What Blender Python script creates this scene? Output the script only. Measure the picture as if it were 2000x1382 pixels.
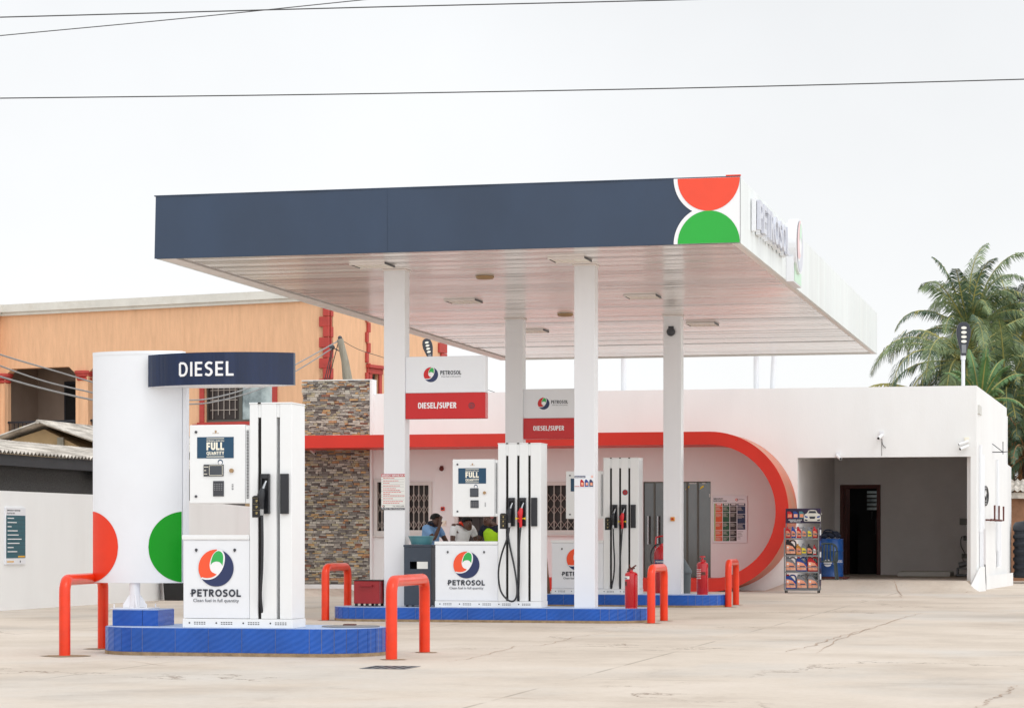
import bpy, math, random
from mathutils import Matrix, Vector
from math import sin, cos, pi, radians
random.seed(7)
for o in list(bpy.data.objects): bpy.data.objects.remove(o)
S = bpy.context.scene
COL = S.collection

# ------------------------------------------------------------------ camera
EYE = 1.2; FPX = 4870.0; HOR = 1050.0; YAW = radians(13.35)
cam_d = bpy.data.cameras.new('camera'); cam = bpy.data.objects.new('camera', cam_d); COL.objects.link(cam)
cam.location = (0, 0, EYE); cam.rotation_euler = (pi/2, 0, YAW)
cam_d.sensor_width = 36; cam_d.lens = 36*FPX/2000
cam_d.shift_y = (HOR-691)/2000; cam_d.clip_start = .5; cam_d.clip_end = 2000
S.camera = cam
# ------------------------------------------------------------------ world: thin bright overcast over a Nishita sky
SUN_EL, SUN_AZ = radians(50), radians(130)      # azimuth of the sun, clockwise from +Y
W = bpy.data.worlds.new('World'); S.world = W; W.use_nodes = True
nt = W.node_tree; nt.nodes.clear()
def wn(t, **k):
    n = nt.nodes.new(t)
    for a, b in k.items(): setattr(n, a, b)
    return n
sky = wn('ShaderNodeTexSky', sky_type='NISHITA', sun_disc=False, sun_elevation=SUN_EL, sun_rotation=SUN_AZ)
tc = wn('ShaderNodeTexCoord'); nz = wn('ShaderNodeVectorMath', operation='NORMALIZE'); sp = wn('ShaderNodeSeparateXYZ')
rmp = wn('ShaderNodeValToRGB'); e = rmp.color_ramp.elements
e[0].position = 0; e[0].color = (1.16, 1.165, 1.17, 1)
e[1].position = 1; e[1].color = (1.08, 1.10, 1.13, 1)
k = e.new(.05); k.color = (1.13, 1.14, 1.145, 1)
k = e.new(.22); k.color = (1.04, 1.055, 1.07, 1)
k = e.new(.45); k.color = (1.03, 1.05, 1.07, 1)
noi = wn('ShaderNodeTexNoise'); noi.inputs['Scale'].default_value = 3.2; noi.inputs['Detail'].default_value = 6
mr = wn('ShaderNodeMapRange'); mr.inputs['From Min'].default_value = .3; mr.inputs['From Max'].default_value = .7
mr.inputs['To Min'].default_value = .92; mr.inputs['To Max'].default_value = 1.05
mul = wn('ShaderNodeVectorMath', operation='SCALE')
bg1 = wn('ShaderNodeBackground'); bg1.inputs['Strength'].default_value = .05
bg2 = wn('ShaderNodeBackground'); bg2.inputs['Strength'].default_value = .965
mx = wn('ShaderNodeMixShader'); mx.inputs[0].default_value = .9
out = wn('ShaderNodeOutputWorld'); L = nt.links.new
L(tc.outputs['Generated'], nz.inputs[0]); L(nz.outputs[0], sp.inputs[0]); L(sp.outputs['Z'], rmp.inputs[0])
L(nz.outputs[0], noi.inputs['Vector']); L(noi.outputs['Fac'], mr.inputs['Value'])
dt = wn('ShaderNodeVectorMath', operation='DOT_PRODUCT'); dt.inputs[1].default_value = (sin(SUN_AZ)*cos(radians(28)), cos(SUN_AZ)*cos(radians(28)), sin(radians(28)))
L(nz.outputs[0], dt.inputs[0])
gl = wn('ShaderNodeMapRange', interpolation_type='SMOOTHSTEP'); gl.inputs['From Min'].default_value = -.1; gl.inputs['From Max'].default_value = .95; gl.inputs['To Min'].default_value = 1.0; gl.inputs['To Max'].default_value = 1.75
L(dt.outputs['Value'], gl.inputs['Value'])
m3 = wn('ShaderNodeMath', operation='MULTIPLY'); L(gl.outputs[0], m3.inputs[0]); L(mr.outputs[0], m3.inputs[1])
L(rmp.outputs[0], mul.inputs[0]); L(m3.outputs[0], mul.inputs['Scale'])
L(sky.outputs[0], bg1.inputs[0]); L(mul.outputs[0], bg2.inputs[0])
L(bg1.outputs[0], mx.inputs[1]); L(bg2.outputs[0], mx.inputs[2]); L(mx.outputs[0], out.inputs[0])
sd = bpy.data.lights.new('sun', 'SUN'); sd.energy = .6; sd.angle = radians(24); sd.color = (1, .975, .94)
sun = bpy.data.objects.new('sun', sd); COL.objects.link(sun)
dv = Vector((sin(SUN_AZ)*cos(SUN_EL), cos(SUN_AZ)*cos(SUN_EL), sin(SUN_EL)))
sun.rotation_euler = dv.to_track_quat('Z', 'Y').to_euler(); sun.location = dv*60
S.view_settings.view_transform = 'Standard'; S.view_settings.look = 'None'
S.view_settings.exposure = 0.0; S.view_settings.gamma = 1
S.render.engine = 'CYCLES'
S.cycles.max_bounces = 10; S.cycles.diffuse_bounces = 6

# ------------------------------------------------------------------ measuring helpers: a point of the photograph on a real plane
FV = (-sin(YAW), cos(YAW)); RV = (cos(YAW), sin(YAW))
def ray(x, y):
    u = (x-1000)/FPX; v = (HOR-y)/FPX
    return Vector((FV[0]+u*RV[0], FV[1]+u*RV[1], v))
def PY(x, y, Y):
    d = ray(x, y); t = Y/d.y; return Vector((d.x*t, Y, EYE+d.z*t))
def PX(x, y, X):
    d = ray(x, y); t = X/d.x; return Vector((X, d.y*t, EYE+d.z*t))
def PG(x, y, z=0.):
    d = ray(x, y); t = (z-EYE)/d.z; return Vector((d.x*t, d.y*t, z))
def PD(x, y, dz):
    d = ray(x, y); return Vector((d.x*dz, d.y*dz, EYE+d.z*dz))

# ------------------------------------------------------------------ materials
def lin(r, g, b):
    f = lambda c: (c/255/12.92) if c/255 <= .04045 else ((c/255+.055)/1.055)**2.4
    return (f(r), f(g), f(b))
MATS = {}
def mat(name, rgb, rough=.5, metal=0., var=.06, scale=3., bump=0., bscale=30., stretch=(1, 1, 1), spec=.5, coat=0., emit=None, alpha=1., rgb2=None, dirt=0., trans=0.):
    m = bpy.data.materials.new(name); m.use_nodes = True; MATS[name] = m
    n = m.node_tree; b = n.nodes['Principled BSDF']; N = n.nodes.new; K = n.links.new
    c = lin(*rgb); c2 = lin(*rgb2) if rgb2 else c
    t = N('ShaderNodeTexCoord'); mp = N('ShaderNodeMapping'); mp.inputs['Scale'].default_value = stretch
    K(t.outputs['Object'], mp.inputs[0])
    no = N('ShaderNodeTexNoise'); no.inputs['Scale'].default_value = scale; no.inputs['Detail'].default_value = 7; no.inputs['Roughness'].default_value = .6
    K(mp.outputs[0], no.inputs['Vector'])
    r = N('ShaderNodeValToRGB'); r.color_ramp.elements[0].position = .3; r.color_ramp.elements[1].position = .7
    r.color_ramp.elements[0].color = tuple(max(0, x*(1-var)) for x in c)+(1,)
    r.color_ramp.elements[1].color = tuple(min(1, x*(1+var)) for x in c2)+(1,)
    K(no.outputs['Fac'], r.inputs[0]); last = r.outputs[0]
    if dirt:
        n2 = N('ShaderNodeTexNoise'); n2.inputs['Scale'].default_value = scale*.35; n2.inputs['Detail'].default_value = 10; n2.inputs['Roughness'].default_value = .72
        K(mp.outputs[0], n2.inputs['Vector'])
        r2 = N('ShaderNodeValToRGB'); r2.color_ramp.elements[0].position = .52; r2.color_ramp.elements[1].position = .75
        K(n2.outputs['Fac'], r2.inputs[0])
        ml = N('ShaderNodeMath'); ml.operation = 'MULTIPLY'; ml.inputs[1].default_value = dirt; K(r2.outputs[0], ml.inputs[0])
        mm = N('ShaderNodeMix'); mm.data_type = 'RGBA'; mm.blend_type = 'MULTIPLY'; mm.inputs['B'].default_value = (.62, .55, .46, 1)
        K(ml.outputs[0], mm.inputs['Factor']); K(last, mm.inputs['A']); last = mm.outputs['Result']
    K(last, b.inputs['Base Color'])
    b.inputs['Roughness'].default_value = rough; b.inputs['Metallic'].default_value = metal
    b.inputs['Specular IOR Level'].default_value = spec; b.inputs['Coat Weight'].default_value = coat; b.inputs['Coat Roughness'].default_value = .08
    if trans: b.inputs['Transmission Weight'].default_value = trans
    if emit: b.inputs['Emission Color'].default_value = lin(*emit)+(1,); b.inputs['Emission Strength'].default_value = 1
    if bump:
        bn = N('ShaderNodeTexNoise'); bn.inputs['Scale'].default_value = bscale; bn.inputs['Detail'].default_value = 4
        K(mp.outputs[0], bn.inputs['Vector'])
        bu = N('ShaderNodeBump'); bu.inputs['Strength'].default_value = bump; bu.inputs['Distance'].default_value = .02
        K(bn.outputs['Fac'], bu.inputs['Height']); K(bu.outputs[0], b.inputs['Normal'])
    return m
mat('white_wall', (236, 237, 237), .8, var=.03, scale=.7, bump=.15, bscale=40, stretch=(1, 1, .25), dirt=.14)
mat('white_metal', (232, 234, 238), .3, var=.02, scale=1.2, stretch=(1, 1, .3), dirt=.12)
mat('pillar_white', (230, 231, 235), .22, var=.025, scale=1, stretch=(1, 1, .2), dirt=.12)
mat('pump_white', (232, 234, 235), .28, var=.015, scale=2, coat=.3, dirt=.1)
mat('panel_white', (230, 233, 238), .3, var=.02, scale=2, dirt=.08)
mat('offwhite', (205, 205, 200), .5, var=.04)
mat('soffit', (250, 246, 244), .16, metal=0., spec=.8, coat=.3, var=.05, scale=1.1, stretch=(.12, 7, 1), dirt=.08)
mat('soffit_edge', (232, 225, 222), .4, var=.05)
mat('navy_fascia', (38, 57, 82), .36, var=.12, scale=.8, coat=.12, bump=.1, bscale=1.5, dirt=.15, stretch=(1, 1, .6))
mat('navy_gloss', (12, 32, 68), .12, var=.3, scale=1.4, coat=.1, spec=.35, bump=1., bscale=2.2, stretch=(3, 1, .25))
mat('side_fascia', (224, 229, 229), .35, var=.05, scale=1.0, stretch=(1, 1.4, .15), rgb2=(232, 238, 237), dirt=.22)
mat('orange_red', (228, 56, 24), .35, var=.05, scale=3, coat=.1, spec=.3)
mat('logo_orange', (238, 84, 44), .35, var=.02)
mat('logo_green', (44, 172, 80), .35, var=.02)
mat('logo_navy', (34, 48, 92), .35, var=.02)
mat('logo_white', (238, 238, 240), .35, var=.01)
mat('dot_green', (4, 148, 24), .4, var=.04, spec=.25)
mat('canopy_green', (26, 168, 52), .35, var=.04)
mat('canopy_orange', (236, 72, 42), .35, var=.04)
mat('band_red', (214, 42, 24), .45, var=.07, scale=.8, bump=.05, bscale=5, dirt=.3)
mat('ring_side', (196, 146, 124), .6, var=.1, scale=1.2, rgb2=(206, 106, 82), dirt=.35)
mat('sign_red', (198, 26, 28), .25, var=.07, scale=.8, coat=.2, spec=.3)
mat('bollard', (226, 54, 12), .3, var=.09, scale=6, coat=.2, spec=.35, dirt=.3)
mat('ext_red', (182, 12, 28), .25, var=.1, scale=4, coat=.25, dirt=.25)
mat('box_red', (150, 26, 34), .4, var=.12, scale=5, dirt=.4, bump=.1, bscale=8)
mat('tile_blue', (28, 84, 172), .32, var=.2, scale=1.6, coat=.12, spec=.35, dirt=.4)
mat('tile_top', (170, 186, 214), .7, var=.14, scale=5, dirt=.4, bump=.2, bscale=30)
mat('mortar', (150, 128, 100), .95, var=.25, scale=8, bump=.8, bscale=25)
mat('crack', (176, 152, 132), .95, var=.2, scale=6); mat('grout', (104, 116, 158), .9, var=.1)
mat('black', (22, 22, 24), .45, var=.2, scale=6)
mat('rubber', (34, 36, 42), .38, var=.15, scale=8)
mat('dark_slot', (28, 26, 26), .7, var=.1)
mat('dark_grey', (62, 64, 70), .45, var=.1, scale=6)
mat('steel', (170, 172, 175), .25, metal=.9, var=.08, scale=8)
mat('grey_metal', (128, 130, 134), .45, metal=.3, var=.08, scale=8)
mat('letter_face', (204, 207, 218), .3, var=.03); mat('pink_face', (236, 196, 196), .3, var=.05); mat('mint_face', (196, 232, 204), .3, var=.05)  # fascia sign faces paled: the sheen at a grazing angle is put into the colour
mat('screen', (50, 56, 66), .12, var=.15, coat=.5)
mat('teal_sign', (18, 66, 96), .35, var=.06)
mat('cream', (240, 236, 220), .5, var=.02)
mat('gold', (196, 176, 116), .5, var=.05)
mat('text_dark', (40, 46, 58), .5, var=.02)
mat('text_grey', (90, 92, 100), .5, var=.02)
mat('text_red', (205, 50, 60), .5, var=.02)
mat('poster_teal', (36, 92, 104), .45, var=.05)
mat('glass_dark', (52, 55, 54), .06, var=.5, scale=.6, spec=.7, coat=.6, rgb2=(80, 84, 82), stretch=(1, 1, .4))
mat('glass_sky', (120, 140, 146), .05, metal=.3, var=.5, scale=1.2, coat=.6, rgb2=(190, 205, 205))
mat('window_dark', (52, 44, 42), .5, var=.25, scale=1.5)
mat('grill', (172, 164, 156), .5, metal=.2, var=.08)
mat('frame_white', (214, 212, 208), .45, var=.04)
mat('frame_alu', (92, 92, 86), .4, metal=.4, var=.05)
mat('garage_wall', (228, 225, 224), .85, var=.06, scale=1, bump=.15, dirt=.2)
mat('garage_floor', (176, 164, 152), .8, var=.12, scale=2, dirt=.4)
mat('door_brown', (84, 34, 26), .55, var=.15, scale=3, stretch=(4, 1, .3))
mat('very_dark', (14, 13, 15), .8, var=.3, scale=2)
mat('peach', (226, 180, 142), .9, var=.08, scale=2.6, bump=.5, bscale=9, stretch=(3.5, 3.5, .5), dirt=.22)
mat('trim_red', (178, 62, 54), .6, var=.12, scale=5, dirt=.25)
mat('cornice', (214, 212, 204), .8, var=.08, scale=2, dirt=.5)
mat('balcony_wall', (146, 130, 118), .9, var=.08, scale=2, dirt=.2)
mat('rust_roof', (150, 142, 132), .7, metal=.1, var=.28, scale=3, rgb2=(205, 198, 188), dirt=.8, stretch=(1, .5, 1))
mat('tan_wall', (176, 150, 112), .9, var=.15, scale=2, dirt=.6)
mat('roughcast', (96, 94, 92), .95, var=.35, scale=38, bump=1., bscale=60)
mat('dark_wood', (60, 60, 62), .8, var=.2, scale=4, stretch=(1, .3, 3))
mat('pole_wood', (150, 144, 130), .9, var=.25, scale=5, stretch=(4, 4, .5), bump=.6, bscale=14, dirt=.6)
mat('cable', (60, 60, 62), .6, var=.1)
mat('cable_light', (150, 150, 150), .5, metal=.3, var=.1)
mat('iron_black', (28, 32, 42), .5, var=.15)
mat('iron_brown', (92, 44, 38), .7, var=.2, scale=10)
mat('skin', (82, 54, 43), .5, var=.08, scale=12)
mat('hair', (14, 12, 12), .85, var=.3, scale=60, bump=.8, bscale=150)
mat('shirt_blue', (120, 160, 205), .85, var=.08, scale=8, bump=.3, bscale=20)
mat('shirt_white', (224, 226, 228), .85, var=.06, scale=9, bump=.3, bscale=18)
mat('navy_cloth', (26, 34, 52), .9, var=.15, scale=8, bump=.3, bscale=18)
mat('vest_lime', (172, 224, 20), .7, var=.08, scale=9, bump=.3, bscale=18)
mat('scarf', (96, 40, 50), .85, var=.4, scale=40, rgb2=(170, 90, 90))
mat('trousers', (40, 44, 56), .9, var=.12)
mat('eye_white', (150, 140, 132), .4)
mat('bin_navy', (52, 62, 76), .5, var=.14, scale=3, dirt=.3, bump=.15, bscale=6)
mat('basin_teal', (78, 132, 142), .4, var=.08, scale=4)
mat('paper', (228, 228, 224), .7, var=.03)
mat('bin_grey', (72, 80, 86), .5, var=.1)
mat('chair_plastic', (62, 76, 76), .5, var=.08)
mat('drum_blue', (22, 78, 148), .3, var=.12, scale=3, coat=.3, dirt=.2)
mat('tank_black', (46, 50, 58), .42, var=.12, scale=2)
mat('kerb_yellow', (226, 170, 40), .6, var=.12, scale=5, dirt=.4)
mat('adobe', (150, 110, 84), .95, var=.25, scale=3, bump=.8, bscale=8)
mat('wood_tan', (150, 120, 96), .8, var=.2, scale=6)
mat('yellow', (236, 210, 30), .45, var=.05)
mat('red_hose', (206, 24, 36), .35, var=.05)
mat('orange_btn', (214, 140, 40), .5, var=.05)
mat('header_purple', (40, 26, 62), .4, var=.2, scale=4)
mat('bottle_red', (190, 22, 34), .3, var=.06); mat('bottle_blue', (24, 66, 146), .3, var=.06)
mat('bottle_grey', (128, 132, 138), .35, metal=.3, var=.06); mat('bottle_black', (30, 28, 32), .3, var=.1); mat('bottle_gold', (196, 134, 50), .35, metal=.2, var=.06)
mat('label_orange', (238, 118, 66), .45, var=.15, scale=12, rgb2=(242, 196, 170)); mat('label_yellow', (232, 214, 40), .45, var=.1)
mat('p_orange', (226, 96, 56), .5, var=.04); mat('p_green', (36, 92, 64), .5, var=.04); mat('p_black', (48, 44, 46), .5, var=.04); mat('p_navy', (34, 54, 92), .5, var=.04); mat('p_lime', (150, 186, 110), .5, var=.08, scale=8)
for i, c in enumerate([(158, 152, 144), (130, 124, 118), (190, 184, 172), (182, 140, 104), (136, 96, 80), (178, 168, 142), (106, 98, 94), (194, 160, 116)]):
    mat('stone_%s' % 'abcdefgh'[i], c, .85, var=.22, scale=9, bump=.8, bscale=18)
mat('stone_gap', (40, 36, 34), .95, var=.2)
mat('leaf_green', (84, 108, 66), .5, var=.35, scale=2, rgb2=(124, 140, 96)); mat('leaf_dark', (48, 74, 52), .5, var=.3, scale=2, rgb2=(84, 108, 82))
mat('leaf_yellow', (158, 152, 84), .6, var=.25, scale=2); mat('leaf_bright', (84, 122, 70), .45, var=.2, scale=2); mat('leaf_dry', (150, 112, 76), .8, var=.3, scale=3)
mat('palm_bark', (96, 80, 66), .95, var=.3, scale=6, bump=.8, bscale=10)
mat('lamp_lens', (236, 232, 220), .3, var=.05); mat('lamp_body', (46, 50, 60), .4, var=.1)
mat('bronze', (170, 140, 104), .45, metal=.3, var=.1)

def ground_mat():
    m = bpy.data.materials.new('concrete_ground'); m.use_nodes = True; MATS['ground'] = m
    n = m.node_tree; b = n.nodes['Principled BSDF']; N = n.nodes.new; K = n.links.new
    t = N('ShaderNodeTexCoord')
    def noise(sc, det, rg, st=(1, 1, 1)):
        mp = N('ShaderNodeMapping'); mp.inputs['Scale'].default_value = st; K(t.outputs['Object'], mp.inputs[0])
        x = N('ShaderNodeTexNoise'); x.inputs['Scale'].default_value = sc; x.inputs['Detail'].default_value = det; x.inputs['Roughness'].default_value = rg
        K(mp.outputs[0], x.inputs['Vector']); return x
    def ramp(src, stops):
        r = N('ShaderNodeValToRGB'); el = r.color_ramp.elements
        el[0].position, el[0].color = stops[0][0], stops[0][1]+(1,); el[1].position, el[1].color = stops[-1][0], stops[-1][1]+(1,)
        for p, c in stops[1:-1]: q = el.new(p); q.color = c+(1,)
        K(src, r.inputs[0]); return r.outputs[0]
    def mixc(a, bb, fac, mode='MULTIPLY'):
        x = N('ShaderNodeMix'); x.data_type = 'RGBA'; x.blend_type = mode
        if isinstance(fac, float): x.inputs['Factor'].default_value = fac
        else: K(fac, x.inputs['Factor'])
        K(a, x.inputs['A'])
        if isinstance(bb, tuple): x.inputs['B'].default_value = bb+(1,)
        else: K(bb, x.inputs['B'])
        return x.outputs['Result']
    base = ramp(noise(.5, 8, .62).outputs['Fac'], [(.3, lin(188, 174, 159)), (.5, lin(206, 193, 178)), (.72, lin(215, 203, 190))])
    stain = ramp(noise(.16, 10, .68, (1, .55, 1)).outputs['Fac'], [(.47, (1, 1, 1)), (.62, (.80, .77, .75)), (.75, (.62, .60, .58))])
    base = mixc(base, stain, .38)
    cool = ramp(noise(.22, 5, .6, (1, .8, 1)).outputs['Fac'], [(.5, (1, 1, 1)), (.62, (.93, .985, 1.05))])
    base = mixc(base, cool, .8)
    fine = ramp(noise(14, 8, .7).outputs['Fac'], [(.35, (.88, .87, .86)), (.6, (1, 1, 1))])
    base = mixc(base, fine, .6)
    drips = ramp(noise(1.1, 6, .75, (1, .35, 1)).outputs['Fac'], [(.60, (1, 1, 1)), (.70, (.78, .76, .74))])
    base = mixc(base, drips, .5)
    # cracks: distorted cell borders, only where a mask lets them show
    dn = noise(.9, 6, .65); mp = N('ShaderNodeMapping'); K(t.outputs['Object'], mp.inputs[0])
    ad = N('ShaderNodeVectorMath'); ad.operation = 'SCALE'; ad.inputs['Scale'].default_value = 2.6; K(dn.outputs['Color'], ad.inputs[0])
    a2 = N('ShaderNodeVectorMath'); a2.operation = 'ADD'; K(mp.outputs[0], a2.inputs[0]); K(ad.outputs[0], a2.inputs[1])
    vo = N('ShaderNodeTexVoronoi'); vo.feature = 'DISTANCE_TO_EDGE'; vo.inputs['Scale'].default_value = .17; K(a2.outputs[0], vo.inputs['Vector'])
    cr = ramp(vo.outputs['Distance'], [(0., (1, 1, 1)), (.006, (0, 0, 0))])
    mk = ramp(noise(.3, 3, .5).outputs['Fac'], [(.5, (0, 0, 0)), (.58, (1, 1, 1))])
    cm = N('ShaderNodeMix'); cm.data_type = 'RGBA'; cm.blend_type = 'MULTIPLY'; cm.inputs['Factor'].default_value = 1; K(cr, cm.inputs['A']); K(mk, cm.inputs['B'])
    base = mixc(base, lin(120, 98, 80), cm.outputs['Result'], 'MIX')
    # slab joints
    br = N('ShaderNodeTexBrick'); br.offset = 0; br.inputs['Scale'].default_value = 1; br.inputs['Brick Width'].default_value = 4.4; br.inputs['Row Height'].default_value = 5.2
    br.inputs['Mortar Size'].default_value = .02; br.inputs['Mortar Smooth'].default_value = .3; br.inputs['Color1'].default_value = (0, 0, 0, 1); br.inputs['Color2'].default_value = (0, 0, 0, 1); br.inputs['Mortar'].default_value = (.5, .5, .5, 1)
    K(t.outputs['Object'], br.inputs['Vector'])
    jm = N('ShaderNodeMix'); jm.data_type = 'RGBA'; jm.blend_type = 'MULTIPLY'; jm.inputs['Factor'].default_value = 1; K(br.outputs['Color'], jm.inputs['A'])
    K(ramp(noise(.8, 5, .6).outputs['Fac'], [(.42, (0, 0, 0)), (.55, (1, 1, 1))]), jm.inputs['B'])
    base = mixc(base, lin(130, 116, 100), jm.outputs['Result'], 'MIX')
    K(base, b.inputs['Base Color']); b.inputs['Roughness'].default_value = .8; b.inputs['Specular IOR Level'].default_value = .35
    bu = N('ShaderNodeBump'); bu.inputs['Strength'].default_value = .35; bu.inputs['Distance'].default_value = .02
    K(noise(6, 8, .65).outputs['Fac'], bu.inputs['Height']); K(bu.outputs[0], b.inputs['Normal'])
ground_mat()
# relief waves on the blue tiles
def tile_relief():
    m = MATS['tile_blue']; n = m.node_tree; b = n.nodes['Principled BSDF']; N = n.nodes.new; K = n.links.new
    t = N('ShaderNodeTexCoord'); mp = N('ShaderNodeMapping'); mp.inputs['Rotation'].default_value = (0, radians(32), 0); K(t.outputs['Object'], mp.inputs[0])
    w = N('ShaderNodeTexWave'); w.bands_direction = 'Z'; w.inputs['Scale'].default_value = 5.5; w.inputs['Distortion'].default_value = 7; w.inputs['Detail'].default_value = 2; w.inputs['Detail Scale'].default_value = .45
    K(mp.outputs[0], w.inputs['Vector'])
    bu = N('ShaderNodeBump'); bu.inputs['Strength'].default_value = .22; bu.inputs['Distance'].default_value = .01
    K(w.outputs['Fac'], bu.inputs['Height']); K(bu.outputs[0], b.inputs['Normal'])
tile_relief()

# ------------------------------------------------------------------ mesh building
ORG = {}
def front(x, y, z):      # local (a right, b up, c towards the viewer) on a wall that faces -Y
    return Matrix(((1, 0, 0, x), (0, 0, -1, y), (0, 1, 0, z), (0, 0, 0, 1)))
def facex(x, y, z):      # the same on a wall that faces +X
    return Matrix(((0, 0, 1, x), (1, 0, 0, y), (0, 1, 0, z), (0, 0, 0, 1)))
def frame(o, a, b, c):
    m = Matrix.Identity(4)
    for i, v in enumerate((a, b, c, o)):
        for j in range(3): m[j][i] = v[j]
    return m
TXT = {}
def text_mesh(s, bold, ext):
    key = (s, bold, ext)
    if key in TXT: return TXT[key]
    cu = bpy.data.curves.new('t', 'FONT'); cu.body = s; cu.size = 1; cu.offset = bold; cu.extrude = ext; cu.resolution_u = 4; cu.space_character = 1+bold*1.6
    ob = bpy.data.objects.new('t', cu); COL.objects.link(ob)
    me = bpy.data.meshes.new_from_object(ob)
    v = [tuple(p.co) for p in me.vertices]; f = [tuple(p.vertices) for p in me.polygons]
    bpy.data.objects.remove(ob); bpy.data.curves.remove(cu); bpy.data.meshes.remove(me)
    TXT[key] = (v, f); return TXT[key]
def arcp(cx, cy, rx, ry, a0, a1, n=10): return [(cx+rx*cos(radians(a0+(a1-a0)*i/n)), cy+ry*sin(radians(a0+(a1-a0)*i/n))) for i in range(n+1)]
def glyph(ch, t):
    """sans capitals as pen strokes on a body of height 1; t is the stroke width; returns width and strokes"""
    h = t/2; T = 1-h; m = .5
    if ch == 'D': return .72, [([(h, h), (h, T)], 0), ([(h, T)]+arcp(.34, .5, .38-h, .5-h, 90, -90, 14)+[(h, h)], 0)]
    if ch == 'I': return t, [([(h, 0), (h, 1)], 0)]
    if ch == 'E': return .56, [([(h, 0), (h, 1)], 0), ([(h, T), (.56, T)], 0), ([(h, h), (.56, h)], 0), ([(h, m), (.52, m)], 0)]
    if ch == 'F': return .54, [([(h, 0), (h, 1)], 0), ([(h, T), (.54, T)], 0), ([(h, m-.02), (.50, m-.02)], 0)]
    if ch == 'L': return .54, [([(h, 0), (h, 1)], 0), ([(h, h), (.54, h)], 0)]
    if ch == 'T': return .62, [([(0, T), (.62, T)], 0), ([(.31, 0), (.31, 1)], 0)]
    if ch == 'U': return .66, [([(h, 1)]+arcp(.33, .33, .33-h, .33-h, 180, 360, 12)+[(.66-h, 1)], 0)]
    if ch == 'P': return .60, [([(h, 0), (h, 1)], 0), ([(h, T)]+arcp(.30, .70, .30-h, .30-h, 90, -90, 10)+[(h, .4+h)], 0)]
    if ch == 'R': return .64, [([(h, 0), (h, 1)], 0), ([(h, T)]+arcp(.31, .71, .30-h, .29-h, 90, -90, 10)+[(h, .42+h)], 0), ([(.30, .44), (.64-h*.8, 0)], 0)]
    if ch == 'O' or ch == 'Q':
        q = [(arcp(.41, .5, .41-h, .5-h, 0, 360, 26), 0)]
        return .82, q+([([(.50, .26), (.80, -.06)], 0)] if ch == 'Q' else [])
    if ch == 'S': return .58, [([(p[0], p[1]) for p in smoothpts([(.54, .86, 0), (.40, 1-h*1.05, 0), (.24, 1-h*1.1, 0), (h, .76, 0), (.16, .58, 0), (.42, .45, 0), (.58-h, .25, 0), (.36, h, 0), (.20, h, 0), (.03, .15, 0)], 4)], 0)]
    if ch == '/': return .42, [([(h*.8, -.08), (.42-h*.8, 1.04)], 0)]
    if ch == 'A': return .70, [([(h*.8, 0), (.35, T+.02)], 0), ([(.70-h*.8, 0), (.35, T+.02)], 0), ([(.16, .30), (.54, .30)], 0)]
    if ch == 'N': return .68, [([(h, 0), (h, 1)], 0), ([(.68-h, 0), (.68-h, 1)], 0), ([(h, 1-h), (.68-h, h)], 0)]
    if ch == 'Y': return .66, [([(h*.8, 1), (.33, .45)], 0), ([(.66-h*.8, 1), (.33, .45)], 0), ([(.33, 0), (.33, .48)], 0)]
    return .34, []
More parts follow.
